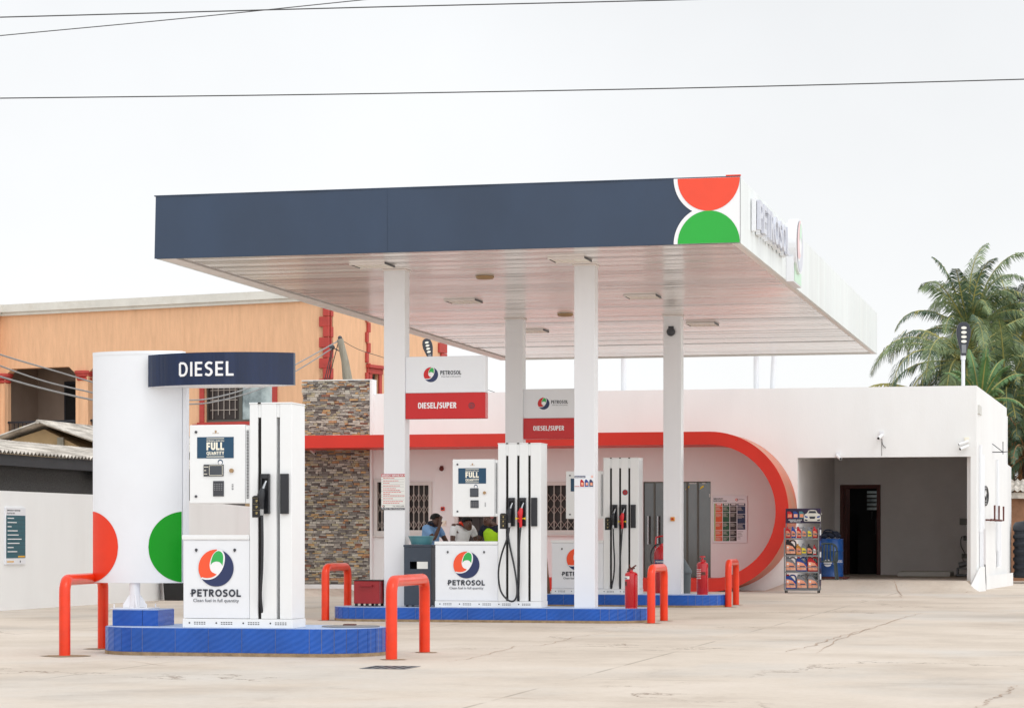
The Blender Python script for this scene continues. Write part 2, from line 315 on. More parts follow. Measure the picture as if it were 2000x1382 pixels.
class MB:
    def caps(s, txt, a0, a1, b0, b1, c, mi=0, t=.19, gap=.13, ext=0.):
        items = []; x = 0
        for ch in txt:
            w, st = glyph(ch, t); items.append((x, st)); x += w+gap
        x -= gap; sx = (a1-a0)/x; sy = b1-b0; lay = 0
        for x0, st in items:
            for pts, _ in st:
                lay = (lay+1) % 4; P = [(a0+(x0+p[0])*sx, b0+p[1]*sy) for p in pts]; tt = t*(sy+sx)/2/2; n = len(P); vs = []
                for i in range(n):
                    u = Vector((P[min(i+1, n-1)][0]-P[max(i-1, 0)][0], P[min(i+1, n-1)][1]-P[max(i-1, 0)][1]))
                    closed = n > 20 and (P[0][0]-P[-1][0])**2+(P[0][1]-P[-1][1])**2 < 1e-10
                    if closed and i in (0, n-1): u = Vector((P[1][0]-P[-2][0], P[1][1]-P[-2][1]))
                    u.normalize(); k = 1.
                    if 0 < i < n-1:
                        u1 = Vector((P[i][0]-P[i-1][0], P[i][1]-P[i-1][1])).normalized(); k = min(1.6, 1/max(.5, abs(u1.dot(u))))
                    q = Vector((-u.y, u.x))*tt*k; cc = c+lay*.0004
                    vs += [(P[i][0]+q.x, P[i][1]+q.y, cc+ext), (P[i][0]-q.x, P[i][1]-q.y, cc+ext)]
                    if ext: vs += [(P[i][0]+q.x, P[i][1]+q.y, cc-.001), (P[i][0]-q.x, P[i][1]-q.y, cc-.001)]
                if not ext: s.add(vs, [(2*i, 2*i+1, 2*i+3, 2*i+2) for i in range(n-1)], mi)
                else:
                    fs = []
                    for i in range(n-1): a = 4*i; fs += [(a, a+1, a+5, a+4), (a+1, a+3, a+7, a+5), (a, a+4, a+6, a+2)]
                    fs += [(0, 2, 3, 1), (4*n-4, 4*n-3, 4*n-1, 4*n-2)]; s.add(vs, fs, mi)
        return s
    def __init__(s): s.v = []; s.f = []; s.m = []; s.M = None; s.F = None
    def add(s, vs, fs, mi=0):
        n = len(s.v)
        for p in vs:
            p = Vector(p)
            if s.F: p = Vector(s.F(p))
            if s.M: p = s.M @ p
            s.v.append(tuple(p))
        for f in fs: s.f.append(tuple(i+n for i in f)); s.m.append(mi)
        return s
    def box(s, x0, x1, y0, y1, z0, z1, mi=0):
        return s.add([(x, y, z) for x in (x0, x1) for y in (y0, y1) for z in (z0, z1)],
                     [(0, 1, 3, 2), (4, 6, 7, 5), (0, 4, 5, 1), (2, 3, 7, 6), (0, 2, 6, 4), (1, 5, 7, 3)], mi)
    def cbox(s, cx, cy, cz, sx, sy, sz, mi=0): return s.box(cx-sx/2, cx+sx/2, cy-sy/2, cy+sy/2, cz-sz/2, cz+sz/2, mi)
    def prism(s, poly, c0, c1, mi=0, ms=None):    # local (a,b) polygon swept along c
        n = len(poly); ms = mi if ms is None else ms
        vs = [(a, b, c0) for a, b in poly]+[(a, b, c1) for a, b in poly]
        s.add(vs, [tuple(range(n-1, -1, -1)), tuple(range(n, 2*n))], mi)
        k = len(s.v)-2*n
        for i in range(n): s.f.append((k+i, k+(i+1) % n, k+n+(i+1) % n, k+n+i)); s.m.append(ms)
        return s
    def tube(s, pts, r, n=10, mi=0, closed=False):
        pts = [Vector(p) for p in pts]; m = len(pts); rr = r if isinstance(r, (list, tuple)) else [r]*m
        vs = []; fs = []; up = None
        for i, p in enumerate(pts):
            a = pts[max(0, i-1)]; b = pts[min(m-1, i+1)]
            if closed: a = pts[i-1]; b = pts[(i+1) % m]
            t = (b-a).normalized()
            if up is None:
                up = Vector((0, 0, 1)) if abs(t.z) < .9 else Vector((1, 0, 0))
            up = (up-t*up.dot(t))
            if up.length < 1e-6: up = t.orthogonal()
            up.normalize(); q = t.cross(up)
            for k in range(n):
                w = 2*pi*k/n; vs.append(tuple(p+(up*cos(w)+q*sin(w))*rr[i]))
        for i in range(m-1 if not closed else m):
            for k in range(n):
                j = (i+1) % m; fs.append((i*n+k, i*n+(k+1) % n, j*n+(k+1) % n, j*n+k))
        if not closed: fs.append(tuple(range(n-1, -1, -1))); fs.append(tuple((m-1)*n+k for k in range(n)))
        return s.add(vs, fs, mi)
    def lathe(s, prof, cx=0, cy=0, cz=0, n=20, mi=0, sx=1, sy=1):
        vs = []; fs = []; m = len(prof)
        for r, z in prof:
            for k in range(n): w = 2*pi*k/n; vs.append((cx+r*cos(w)*sx, cy+r*sin(w)*sy, cz+z))
        for i in range(m-1):
            for k in range(n): fs.append((i*n+k, i*n+(k+1) % n, (i+1)*n+(k+1) % n, (i+1)*n+k))
        fs.append(tuple(range(n-1, -1, -1))); fs.append(tuple((m-1)*n+k for k in range(n)))
        return s.add(vs, fs, mi)
    def ball(s, c, r, mi=0, n=10, sc=(1, 1, 1)):
        pr = [(max(1e-4, r*sin(pi*i/n)), -r*cos(pi*i/n)) for i in range(n+1)]
        vs = []; fs = []; k2 = 12
        for q, z in pr:
            for k in range(k2): w = 2*pi*k/k2; vs.append((c[0]+q*cos(w)*sc[0], c[1]+q*sin(w)*sc[1], c[2]+z*sc[2]))
        for i in range(n):
            for k in range(k2): fs.append((i*k2+k, i*k2+(k+1) % k2, (i+1)*k2+(k+1) % k2, (i+1)*k2+k))
        return s.add(vs, fs, mi)
    def disc(s, cx, cy, r, c, mi=0, n=40, a0=0, a1=2*pi):
        full = abs(a1-a0-2*pi) < 1e-6
        vs = [(cx+r*cos(a0+(a1-a0)*i/n), cy+r*sin(a0+(a1-a0)*i/n), c) for i in range(n if full else n+1)]
        return s.add(vs, [tuple(range(len(vs)))], mi)
    def rect(s, a0, a1, b0, b1, c, mi=0): return s.add([(a0, b0, c), (a1, b0, c), (a1, b1, c), (a0, b1, c)], [(0, 1, 2, 3)], mi)
    def text(s, txt, a0, a1, b0, b1, c, mi=0, bold=.0, ext=.0):
        v, f = text_mesh(txt, bold, ext)
        xs = [p[0] for p in v]; ys = [p[1] for p in v]; x0, x1, y0, y1 = min(xs), max(xs), min(ys), max(ys)
        sx = (a1-a0)/(x1-x0); sy = (b1-b0)/(y1-y0)
        return s.add([(a0+(p[0]-x0)*sx, b0+(p[1]-y0)*sy, c+p[2]*max(sx, sy)) for p in v], f, mi)
    def build(s, name, mats, parent=None, smooth=False, bevel=0., org=None, seg=1):
        mats = [mats] if isinstance(mats, str) else mats
        if parent is not None: o0 = ORG[parent.name]
        elif org is not None: o0 = Vector(org)
        else:
            xs = [p[0] for p in s.v]; ys = [p[1] for p in s.v]; zs = [p[2] for p in s.v]
            o0 = Vector(((min(xs)+max(xs))/2, (min(ys)+max(ys))/2, min(zs)))
        me = bpy.data.meshes.new(name); me.from_pydata([tuple(Vector(p)-o0) for p in s.v], [], s.f)
        for k in mats: me.materials.append(MATS[k])
        me.polygons.foreach_set('material_index', s.m); me.update()
        if smooth: me.shade_smooth(); me.set_sharp_from_angle(angle=radians(38))
        ob = bpy.data.objects.new(name, me); COL.objects.link(ob)
        if parent is None: ob.location = o0
        else: ob.parent = parent
        ORG[ob.name] = o0
        if bevel:
            b = ob.modifiers.new('bevel', 'BEVEL'); b.width = bevel; b.segments = seg; b.limit_method = 'ANGLE'; b.angle_limit = radians(40)
        return ob
def tag(o, label=None, cat=None, group=None, kind=None):
    if label: o['label'] = label
    if cat: o['category'] = cat
    if group: o['group'] = group
    if kind: o['kind'] = kind
    return o
def empty(name, loc, label, cat, group=None):
    o = bpy.data.objects.new(name, None); COL.objects.link(o); o.location = loc; o.empty_display_size = .2
    ORG[o.name] = Vector(loc); return tag(o, label, cat, group)
def dup(o, loc, label, parent=None):
    kids = list(o.children)
    c = o.copy(); COL.objects.link(c)
    if parent is None: c.location = loc; c['label'] = label
    else: c.parent = parent
    for ch in kids: dup(ch, None, None, c)
    return c
def smoothpts(P, n=6, closed=False):
    P = [Vector(p) for p in P]; out = []; m = len(P)
    for i in range(m if closed else m-1):
        if closed: a, b, c, d = P[i-1], P[i], P[(i+1) % m], P[(i+2) % m]
        else: a, b, c, d = P[max(0, i-1)], P[i], P[i+1], P[min(m-1, i+2)]
        for k in range(n):
            t = k/n; out.append(.5*((2*b)+(c-a)*t+(2*a-5*b+4*c-d)*t*t+(3*b-a-3*c+d)*t**3))
    if not closed: out.append(P[-1])
    return out
def logo(mb, cx, cy, r, c, navy, white, orange, green, d=.002):
    q = lambda pts: [((x-310)/134*r+cx, -(y-520)/137*r+cy) for x, y in pts]
    arc = lambda a0, a1, n, k=1.: [(310+134*k*cos(radians(a0+(a1-a0)*i/n)), 520-137*k*sin(radians(a0+(a1-a0)*i/n))) for i in range(n+1)]
    mb.disc(cx, cy, r, c, navy, 48)
    sm = lambda pts: [(p.x, p.y) for p in smoothpts([(x, y, 0) for x, y in pts], 5)]
    A = arc(78, 215, 26, 1.012)+sm([(200, 598), (225, 606), (265, 605), (305, 590), (340, 558), (365, 515), (377, 468), (376, 425), (360, 394), (338, 384)])
    mb.add([(a, b, c+d) for a, b in q(A)], [tuple(range(len(A)))], white)
    O = arc(86, 212, 24, .999)+sm([(205, 588), (232, 594), (265, 592), (292, 583), (316, 568)])+sm([(300, 560), (278, 548), (264, 522), (262, 490), (272, 450), (292, 412), (320, 388)])
    mb.add([(a, b, c+2*d) for a, b in q(O)], [tuple(range(len(O)))], orange)
    Gp = sm([(270, 498), (276, 460), (292, 420), (318, 397), (340, 396), (360, 414), (366, 448), (360, 503)])+sm([(352, 490), (338, 477), (315, 472), (292, 477), (278, 488)])
    mb.add([(a, b, c+2*d) for a, b in q(Gp)], [tuple(range(len(Gp)))], green)
def wall(mb, a0, a1, b0, b1, holes, c0, c1, mi=0):
    """a slab in local a,b with rectangular holes, thickness c0..c1, faces only where they can be seen"""
    A = sorted({a0, a1}|{h[0] for h in holes}|{h[1] for h in holes}); B = sorted({b0, b1}|{h[2] for h in holes}|{h[3] for h in holes})
    A = [x for x in A if a0 <= x <= a1]; B = [x for x in B if b0 <= x <= b1]
    def solid(i, j):
        if not (0 <= i < len(A)-1 and 0 <= j < len(B)-1): return False
        x = (A[i]+A[i+1])/2; y = (B[j]+B[j+1])/2
        return not any(h[0] < x < h[1] and h[2] < y < h[3] for h in holes)
    for i in range(len(A)-1):
        for j in range(len(B)-1):
            if not solid(i, j): continue
            x0, x1, y0, y1 = A[i], A[i+1], B[j], B[j+1]
            mb.rect(x0, x1, y0, y1, c1, mi); mb.add([(x0, y0, c0), (x0, y1, c0), (x1, y1, c0), (x1, y0, c0)], [(0, 1, 2, 3)], mi)
            if not solid(i-1, j): mb.add([(x0, y0, c0), (x0, y0, c1), (x0, y1, c1), (x0, y1, c0)], [(0, 1, 2, 3)], mi)
            if not solid(i+1, j): mb.add([(x1, y0, c0), (x1, y1, c0), (x1, y1, c1), (x1, y0, c1)], [(0, 1, 2, 3)], mi)
            if not solid(i, j-1): mb.add([(x0, y0, c0), (x1, y0, c0), (x1, y0, c1), (x0, y0, c1)], [(0, 1, 2, 3)], mi)
            if not solid(i, j+1): mb.add([(x0, y1, c0), (x0, y1, c1), (x1, y1, c1), (x1, y1, c0)], [(0, 1, 2, 3)], mi)

# ================================================================== THE GROUND
def ss(x, a, b): t = max(0, min(1, (x-a)/(b-a))); return t*t*(3-2*t)
def gz(X, Y):
    dip = -.13*ss(-X, 13.2, 15.0)*ss(Y, 48, 55)*ss(X, -17.4, -17.3)   # the yard falls a little towards the stone wall
    ramp = .24*ss(Y, 55.5, 56.8)*ss(X, -7.4, -7.0)*(1-ss(X, -2.86, -2.8))
    return dip+ramp
def axis(lo, hi, fine0, fine1, fs, cs):
    a = []; x = lo
    while x < hi: a.append(x); x += fs if fine0 <= x < fine1 else cs
    a.append(hi); return a
gxs = axis(-420, 300, -30, 12, .3, 30); gys = axis(-60, 700, 44, 70, .3, 12)
mb = MB(); nx = len(gxs); ny = len(gys)
mb.add([(x, y, gz(x, y)) for y in gys for x in gxs], [(j*nx+i, j*nx+i+1, (j+1)*nx+i+1, (j+1)*nx+i) for j in range(ny-1) for i in range(nx-1)])
tag(mb.build('ground', 'ground', org=(0, 0, 0), smooth=True), kind='structure')

for ci, (pts, wd) in enumerate((([(868, 1292), (940, 1281), (1010, 1262), (1060, 1259), (1130, 1243), (1240, 1227)], .012), ([(1528, 1273), (1580, 1262), (1630, 1245), (1700, 1226)], .014),
        ([(1908, 1384), (1930, 1368), (1958, 1358), (1972, 1346), (1984, 1338)], .014), ([(1855, 1288), (1880, 1291), (1905, 1292)], .012), ([(600, 1372), (860, 1360), (1150, 1368), (1450, 1381), (1700, 1392)], .010),
        ([(1590, 1275), (1650, 1244), (1760, 1208), (1800, 1196)], .014), ([(1100, 1226), (1400, 1243), (1700, 1254), (2000, 1262)], .012), ([(1745, 1152), (1757, 1158), (1760, 1166)], .02), ([(0, 1300), (120, 1296), (240, 1290), (330, 1300), (420, 1296)], .010), ([(1880, 1157), (1950, 1153), (1995, 1152)], .02))):
    rs = random.Random(ci+40); P = smoothpts([PG(*p) for p in pts], 9); vs = []
    for i, p in enumerate(P):
        t = (P[min(i+1, len(P)-1)]-P[max(i-1, 0)]).normalized(); nn_ = Vector((-t.y, t.x, 0)); j = rs.uniform(-.035, .035)*(wd > .0101); w_ = wd*.7*rs.uniform(.3, 1)*(sin(pi*(i+.4)/len(P))**.4)
        p = p+nn_*j; vs += [(p.x+nn_.x*w_, p.y+nn_.y*w_, gz(p.x, p.y)+.005), (p.x-nn_.x*w_, p.y-nn_.y*w_, gz(p.x, p.y)+.005)]
    mb = MB(); mb.add(vs, [(2*i, 2*i+1, 2*i+3, 2*i+2) for i in range(len(P)-1)]); tag(mb.build('ground_crack', 'crack'), kind='structure')

# ================================================================== SHOP BUILDING
YW = 56.9; YR = 55.3
shop = empty('shop_building', (-9, YW, 0), 'white flat roofed station shop with red looped front frame and open garage bay', 'building')
XL, XC = -18.3, -2.78
ZT = 4.62
GX0, GX1, GZ0, GZ1 = -6.80, -2.91, .24, 3.03
winA = (PY(735, 1, YW).x, PY(756, 1, YW).x, PY(1, 1040, YW).z, PY(1, 942, YW).z)
winB = (PY(795, 1, YW).x, PY(840, 1, YW).x, PY(815, 1038, YW).z, PY(815, 944, YW).z)
door = (PY(893, 1, YW).x, PY(972, 1, YW).x, .05, PY(930, 1003, YW).z)
winC = (PY(1066, 1, YW).x, PY(1124, 1, YW).x, PY(1100, 1038, YW).z, PY(1100, 944, YW).z)
glz = (PY(1256, 1, YW).x, PY(1388, 1, YW).x, .27, PY(1300, 940, YW).z)
mb = MB(); mb.M = front(0, YW, 0)
wall(mb, -16.93, XC, -.3, ZT, [(GX0, GX1, GZ0, GZ1), winA, winB, door, winC, glz], -.22, 0)
mb.build('wall', 'white_wall', shop, bevel=.01)
# parapet and roof behind, side wall running back a little askew, left flank
mb = MB()
A = Vector((XC, YW, 0)); Bp = Vector((-2.40, 64.6, 0)); zA, zB = ZT, 4.50
d = (Bp-A).normalized(); nrm = Vector((d.y, -d.x, 0))
mb.add([A+Vector((0, .004, -.2)), Bp+Vector((0, 0, -.2)), Bp+Vector((0, 0, zB)), A+Vector((0, .004, zA)), A-nrm*.22+Vector((0, .2, -.2)), Bp-nrm*.22+Vector((0, 0, -.2)), Bp-nrm*.22+Vector((0, 0, zB)), A-nrm*.22+Vector((0, .2, zA))],
       [(0, 1, 2, 3), (5, 4, 7, 6), (3, 2, 6, 7), (1, 5, 6, 2), (0, 3, 7, 4)])
mb.box(-2.72, -2.42, 64.61, 68.4, -.1, 3.1)
mb.add([A+d*2.2+nrm*.01+Vector((0, 0, -.1)), Bp+nrm*.16+Vector((0, 0, -.1)), Bp+nrm*.16+Vector((0, 0, .32)), A+d*2.2+nrm*.01+Vector((0, 0, .32))], [(0, 1, 2, 3)])
mb.box(-16.9, -16.7, YW+.23, 68, -.2, ZT-.01)
mb.box(-16.7, -2.5, 67.8, 68, -.2, 4.45)
mb.build('side_wall', 'white_wall', shop)
mb = MB(); mb.box(-16.68, -2.72, YW+.24, 67.78, 4.0, 4.2); mb.build('roof', 'offwhite', shop)
# buttress foot at the corner
mb = MB(); mb.add([(-2.95, YW-.02, 0), (-2.95, YW-.35, 0), (-2.72, YW-.35, 0), (-2.60, YW+.6, 0), (-2.78, YW-.02, .42), (-2.70, YW-.02, .55), (-2.62, YW+.6, .55)],
    [(0, 1, 4), (1, 2, 5, 4), (2, 3, 6, 5), (3, 0, 4, 5, 6)]); mb.build('buttress', 'white_wall', shop)
# garage bay
mb = MB(); GB = 64.9
mb.box(GX0-.12, GX0-.002, YW+.225, GB, .0, 3.5); mb.box(GX1+.002, GX1+.1, YW+.225, GB, 0, 3.5)
mb.box(GX0-.1, GX1+.1, YW+.225, GB, GZ1+.35, GZ1+.45)
dx0, dx1, dzt = PY(1641, 1, GB).x, PY(1720, 1, GB).x, PY(1700, 946, GB).z
mb.M = front(0, GB, 0); wall(mb, GX0, GX1, .2, GZ1+.35, [(dx0, dx1, .24, dzt)], -.2, 0)
mb.M = None
mb.build('garage_bay', 'garage_wall', shop)
mb = MB(); mb.box(dx0-.6, dx1+.6, GB+2.2, GB+2.25, .2, 2.9); mb.build('store_wall', 'very_dark', shop)  # near-black colour stands in for the unlit store behind the doorway
mb = MB(); mb.box(GX0+.002, GX1-.002, YW-.05, GB+2.2, .1, .243); mb.build('garage_floor', 'garage_floor', shop)
mb = MB(); t = .1
mb.box(dx0-t+.1, dx0+.1, GB-.04, GB+.1, .25, dzt); mb.box(dx1-.1, dx1+t-.1, GB-.04, GB+.1, .25, dzt); mb.box(dx0, dx1, GB-.038, GB+.1, dzt-.1, dzt)
gd = mb.build('garage_door_frame', 'door_brown', shop, bevel=.01)
mb = MB()   # door leaf standing open inwards, and the store behind it
mb.box(dx0+.1, dx0+.15, GB+.12, GB+1.0, .26, dzt-.1); mb.build('garage_door', 'door_brown', gd)
mb = MB()
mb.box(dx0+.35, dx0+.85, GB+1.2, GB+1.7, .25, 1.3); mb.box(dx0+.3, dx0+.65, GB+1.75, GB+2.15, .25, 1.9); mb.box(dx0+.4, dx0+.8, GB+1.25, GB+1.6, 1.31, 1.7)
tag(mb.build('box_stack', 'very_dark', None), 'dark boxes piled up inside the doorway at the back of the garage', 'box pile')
mb = MB(); mb.M = front(0, GB+2.18, 0)
for i in range(5): mb.rect(dx1-.55, dx1-.22, 1.95+i*.11, 2.02+i*.11, .02, 0)
mb.build('louvre_window', 'glass_sky', shop)
# low slab, sockets and cables on the back wall of the bay
mb = MB(); mb.box(-5.0, -3.7, 62.6, 64.2, .245, .36); mb.build('floor_slab', 'offwhite', shop, bevel=.01)
for (x, y, w, h) in ((1886, 1018, .3, .16), (1888, 1050, .16, .12), (1886, 1085, .2, .12)):
    mb = MB(); mb.M = front(0, GB-.001, 0); p = PY(x, y, GB); mb.box(p.x-w/2, p.x+w/2, p.z-h/2, p.z+h/2, 0, .05)
    so = mb.build('socket_box', 'frame_alu', shop, bevel=.008)
mb = MB(); pts = [PY(x, y, GB-.08) for x, y in ((1887, 1050), (1878, 1048), (1877, 1065), (1884, 1080), (1880, 1090), (1886, 1098), (1892, 1095))]
mb.tube(smoothpts(pts), .01, 6); mb.build('socket_cable', 'cable', so)
mb = MB(); p = PY(1885, 1118, GB-1.5); 
mb.box(p.x-.22, p.x+.2, GB-1.8, GB-1.35, .25, .3); mb.box(p.x-.2, p.x+.18, GB-1.75, GB-1.4, .42, .46); mb.box(p.x-.2, p.x-.15, GB-1.75, GB-1.4, .3, .42)
mb.box(p.x+.1, p.x+.18, GB-1.75, GB-1.4, .3, .62); mb.tube([(p.x-.15, GB-1.6, .52), (p.x+.1, GB-1.6, .58)], .07, 10)
tag(mb.build('compressor', 'grey_metal', None, bevel=.01), 'small grey air compressor on the garage floor by the right jamb', 'compressor')
# red loop frame, a stadium with its left end off behind the stone wall
cx, cz, Ro = -8.60, 1.79, 1.79; Ri = 1.50
def loop(r, n=40): return [(cx+r*cos(pi/2-pi*i/n), cz+r*sin(pi/2-pi*i/n)) for i in range(n+1)]
o_ = loop(Ro); i_ = loop(Ri)
outl = [(-18.95, cz+Ro)]+o_+[(-16.9+1.2, cz-Ro)]; inl = [(-18.95, cz+Ri)]+i_+[(-16.9+1.2, cz-Ri)]
mb = MB(); n = len(outl)
vs = [(a, YR, b) for a, b in outl]+[(a, YR, b) for a, b in inl]+[(a, YW-.002, b) for a, b in outl]+[(a, YW-.002, b) for a, b in inl]
for i in range(n-1): pass
mb.add(vs, [(i, n+i, n+i+1, i+1) for i in range(n-1)]+[(0, 2*n, 3*n, n), (n-1, 2*n-1, 4*n-1, 3*n-1)], 0)
mb.add(vs, [(i, i+1, 2*n+i+1, 2*n+i) for i in range(n-1)], 1)
mb.add(vs, [(n+i+1, n+i, 3*n+i, 3*n+i+1) for i in range(n-1)], 2)
mb.build('red_frame', ['band_red', 'ring_side', 'band_red'], shop, smooth=True, bevel=.012)
# stone clad slab
sx0, sx1, sy, sz = -18.6, -16.93, 56.72, 4.94
mb = MB(); mb.box(sx0+.03, sx1-.0, sy+.03, sy+.42, -.2, sz-.01, 8); mb.box(sx1, sx1+.05, sy+.01, sy+.41, -.2, sz, 9); mb.box(sx0-.02, sx1+.05, sy+.0, sy+.42, sz, sz+.02, 9)
mb.box(sx0, sx1, sy-.06, sy+.02, -.2, .10, 9)
z = .12; rs = random.Random(3)
while z < sz-.01:
    h = rs.choice((.028, .034, .04, .046, .055)); h = min(h, sz-z); x = sx0+rs.uniform(-.05, .02)
    while x < sx1:
        w = rs.uniform(.06, .21); x1 = min(x+w, sx1-.002)
        y0 = sy-rs.uniform(.0, .035); g = .0035
        sk = rs.uniform(-.004, .004); z0, z1 = z+g, z+h-g
        X0, X1 = max(x, sx0-.02)+g, x1-g
        if X1-X0 > .02:
            mi = rs.choices(range(8), (6, 4.5, 5, 1.5, 1.2, 4, 2.6, 1.5))[0]
            mb.add([(X0, y0, z0+sk), (X1, y0, z0-sk), (X1, y0, z1-sk), (X0, y0, z1+sk), (X0, sy+.035, z0), (X1, sy+.035, z0), (X1, sy+.035, z1), (X0, sy+.035, z1)],
                   [(0, 1, 2, 3), (1, 5, 6, 2), (4, 0, 3, 7), (3, 2, 6, 7), (0, 4, 5, 1)], mi)
        x += w
    z += h
mb.build('stone_cladding', ['stone_'+c for c in 'abcdefgh']+['stone_gap', 'white_wall'], shop)
# windows
def grille(mb, a0, a1, b0, b1, c, nx=3, ny=3, mi=0, r=.011):
    for i in range(nx+1):
        x = a0+(a1-a0)*i/nx; mb.box(x-r, x+r, b0, b1, c-r, c+r, mi)
    for i in range(nx):
        x0 = a0+(a1-a0)*i/nx; x1 = a0+(a1-a0)*(i+1)/nx; h = (b1-b0)/(ny*2)
        for part in ((b0+.02, 1), (b0+(b1-b0)*.36, 1), (b0+(b1-b0)*.62, 1)):
            z0 = part[0]; z1 = z0+(b1-b0)*.2
            for s in (0, 1):
                p, q = ((x0, z0), (x1, z1)) if s else ((x1, z0), (x0, z1))
                mb.tube([(p[0], p[1], c), (q[0], q[1], c)], r*.8, 4, mi)
def window(w, bars=3):
    a0, a1, b0, b1 = w
    mb = MB(); mb.M = front(0, YW, 0); t = .05
    wall(mb, a0-.05, a1+.05, b0-.05, b1+.05, [(a0+.03, a1-.03, b0+.04, b1-.04)], .002, .035)
    mb.box(a0-.09, a1+.09, b0-.10, b0-.052, .002, .07)
    fr = mb.build('window', 'frame_white', shop, bevel=.004)
    mb = MB(); mb.M = front(0, YW, 0); mb.box(a0, a1, b0, b1, -.2, -.14); mb.build('pane', 'window_dark', fr)
    mb = MB(); mb.M = front(0, YW, 0); grille(mb, a0+.03, a1-.03, b0+.04, b1-.04, -.03, bars); mb.build('window_grille', 'grill', fr)
window(winA, 2); window(winB, 4); window(winC, 4)
a0, a1, b0, b1 = door
mb = MB(); mb.M = front(0, YW, 0); wall(mb, a0-.06, a1+.06, b0-.2, b1+.06, [(a0+.02, a1-.02, b0-.2, b1-.03)], .002, .03); fr = mb.build('doorway', 'frame_white', shop, bevel=.004)
mb = MB(); mb.M = front(0, YW, 0); mb.box(a0, a1, b0-.1, b1, -.2, -.15)
for i in range(1, 4): mb.box(a0+(a1-a0)*i/4-.02, a0+(a1-a0)*i/4+.02, b0, b1, -.15, -.12)
mb.build('door_panel', 'window_dark', fr)
# glazed entrance
a0, a1, b0, b1 = glz
mb = MB(); mb.M = front(0, YW, 0); gx = [PY(x, 1, YW).x for x in (1277, 1341, 1362)]
wall(mb, a0, a1, b0, b1, [(p+.02, q-.02, b0+.05, b1-.03) for p, q in zip([a0]+gx, gx+[a1])], -.14, -.07)
ge = mb.build('glass_entrance', 'frame_alu', shop)
mb = MB(); mb.M = front(0, YW, 0); mb.box(a0+.01, a1-.01, b0+.01, b1-.01, -.12, -.10); mb.build('pane', 'glass_dark', ge)
for px in (1266, 1285):
    x = PY(px, 1, YW).x; z0, z1 = PY(px, 1062, YW).z, PY(px, 1007, YW).z
    mb = MB(); mb.tube([(x, YW-.03, z0), (x, YW-.03, z1)], .022, 10); mb.box(x-.012, x+.012, YW-.03, YW+.1, z0+.1, z0+.13); mb.box(x-.012, x+.012, YW-.03, YW+.1, z1-.13, z1-.1)
    mb.build('door_handle', 'steel', ge, smooth=True)
for (x0, x1, y0, y1, m_) in ((1345, 1359, 944, 940, 0), (1370, 1377, 944, 940, 0), (1384, 1388, 970, 964, 0)):
    mb = MB(); mb.M = front(0, YW, 0); a, b = PY(x0, y0, YW), PY(x1, y1, YW); mb.box(a.x, b.x, a.z, b.z, -.098, -.09, m_); mb.build('door_sticker', 'paper', ge)
for (x, y) in ((1341, 952), (1369, 951)): 
    mb = MB(); mb.M = front(0, YW, 0); p = PY(x, y, YW); mb.add([(p.x-.04, p.z-.05, -.09), (p.x+.04, p.z, -.09), (p.x+.06, p.z+.05, -.09), (p.x-.02, p.z+.01, -.09)], [(0, 1, 2, 3)], 0); mb.build('door_sticker', ['yellow'], ge)
# plinth step under the wall inside the loop
mb = MB(); mb.box(-15.6, cx, YR+.05, YW-.01, .0, .26); mb.build('entrance_step', 'band_red', shop)
# conduits, pipes on the right flank
mb = MB()
def sidept(s, z, o=.03): q = A+d*s+nrm*o; return (q.x, q.y, z)
for (s_, z0, z1, r_) in ((.35, 1.35, 3.3, .035), (.75, 1.41, 3.1, .05), (4.6, .9, 3.1, .035), (4.9, .5, 1.6, .06)):
    mb = MB(); mb.tube([sidept(s_, z0, .06), sidept(s_, z1, .06)], r_, 8); mb.build('drain_pipe', 'white_metal', shop, smooth=True)
mb = MB(); mb.add([sidept(.6, .55, .10), sidept(1.1, .55, .10), sidept(1.1, 1.4, .10), sidept(.6, 1.4, .10), sidept(.6, .55, .01), sidept(.6, 1.4, .01)], [(0, 1, 2, 3), (4, 0, 3, 5)])
mb.build('pipe_cover', 'white_metal', shop)
mb = MB(); mb.tube(smoothpts([sidept(.8, .6, .11), sidept(.82, .3, .12), sidept(.7, .05, .12)]), .014, 6); mb.build('earth_cable', 'black', shop)
mb = MB(); z0 = 1.62   # brown bracket of three hooks and a round mark
for s_ in (2.0, 3.1, 4.3):
    mb.tube([sidept(s_, z0, .01), sidept(s_, z0, .22), sidept(s_, z0+.34, .22)], .022, 6)
mb.tube([sidept(1.7, z0, .16), sidept(4.4, z0, .16)], .025, 6)
mb.build('wall_bracket', 'iron_brown', shop)
mb = MB(); c0 = sidept(2.0, 2.18, .02)
for r_ in (.22, .16):
    mb.tube([tuple(Vector(c0)+d*r_*2.6*cos(w*pi/12)+Vector((0, 0, r_*sin(w*pi/12)))) for w in range(24)], .014, 5, closed=True)
mb.tube([tuple(Vector(c0)-d*.35), tuple(Vector(c0)+Vector((0, 0, -.1))), tuple(Vector(c0)+d*.3+Vector((0, 0, .05)))], .014, 5)
mb.build('wall_emblem', 'black', shop)
mb = MB(); mb.tube([sidept(3.8, 3.25, .0), sidept(3.8, 3.25, .25), sidept(4.4, 3.28, .3)], .012, 5); mb.tube([sidept(3.8, 3.45, .0), sidept(3.8, 3.25, .25)], .01, 5); mb.tube([sidept(3.8, 3.2, .25), sidept(3.8, 3.5, .25)], .01, 5)
mb.build('aerial_bracket', 'iron_black', shop)

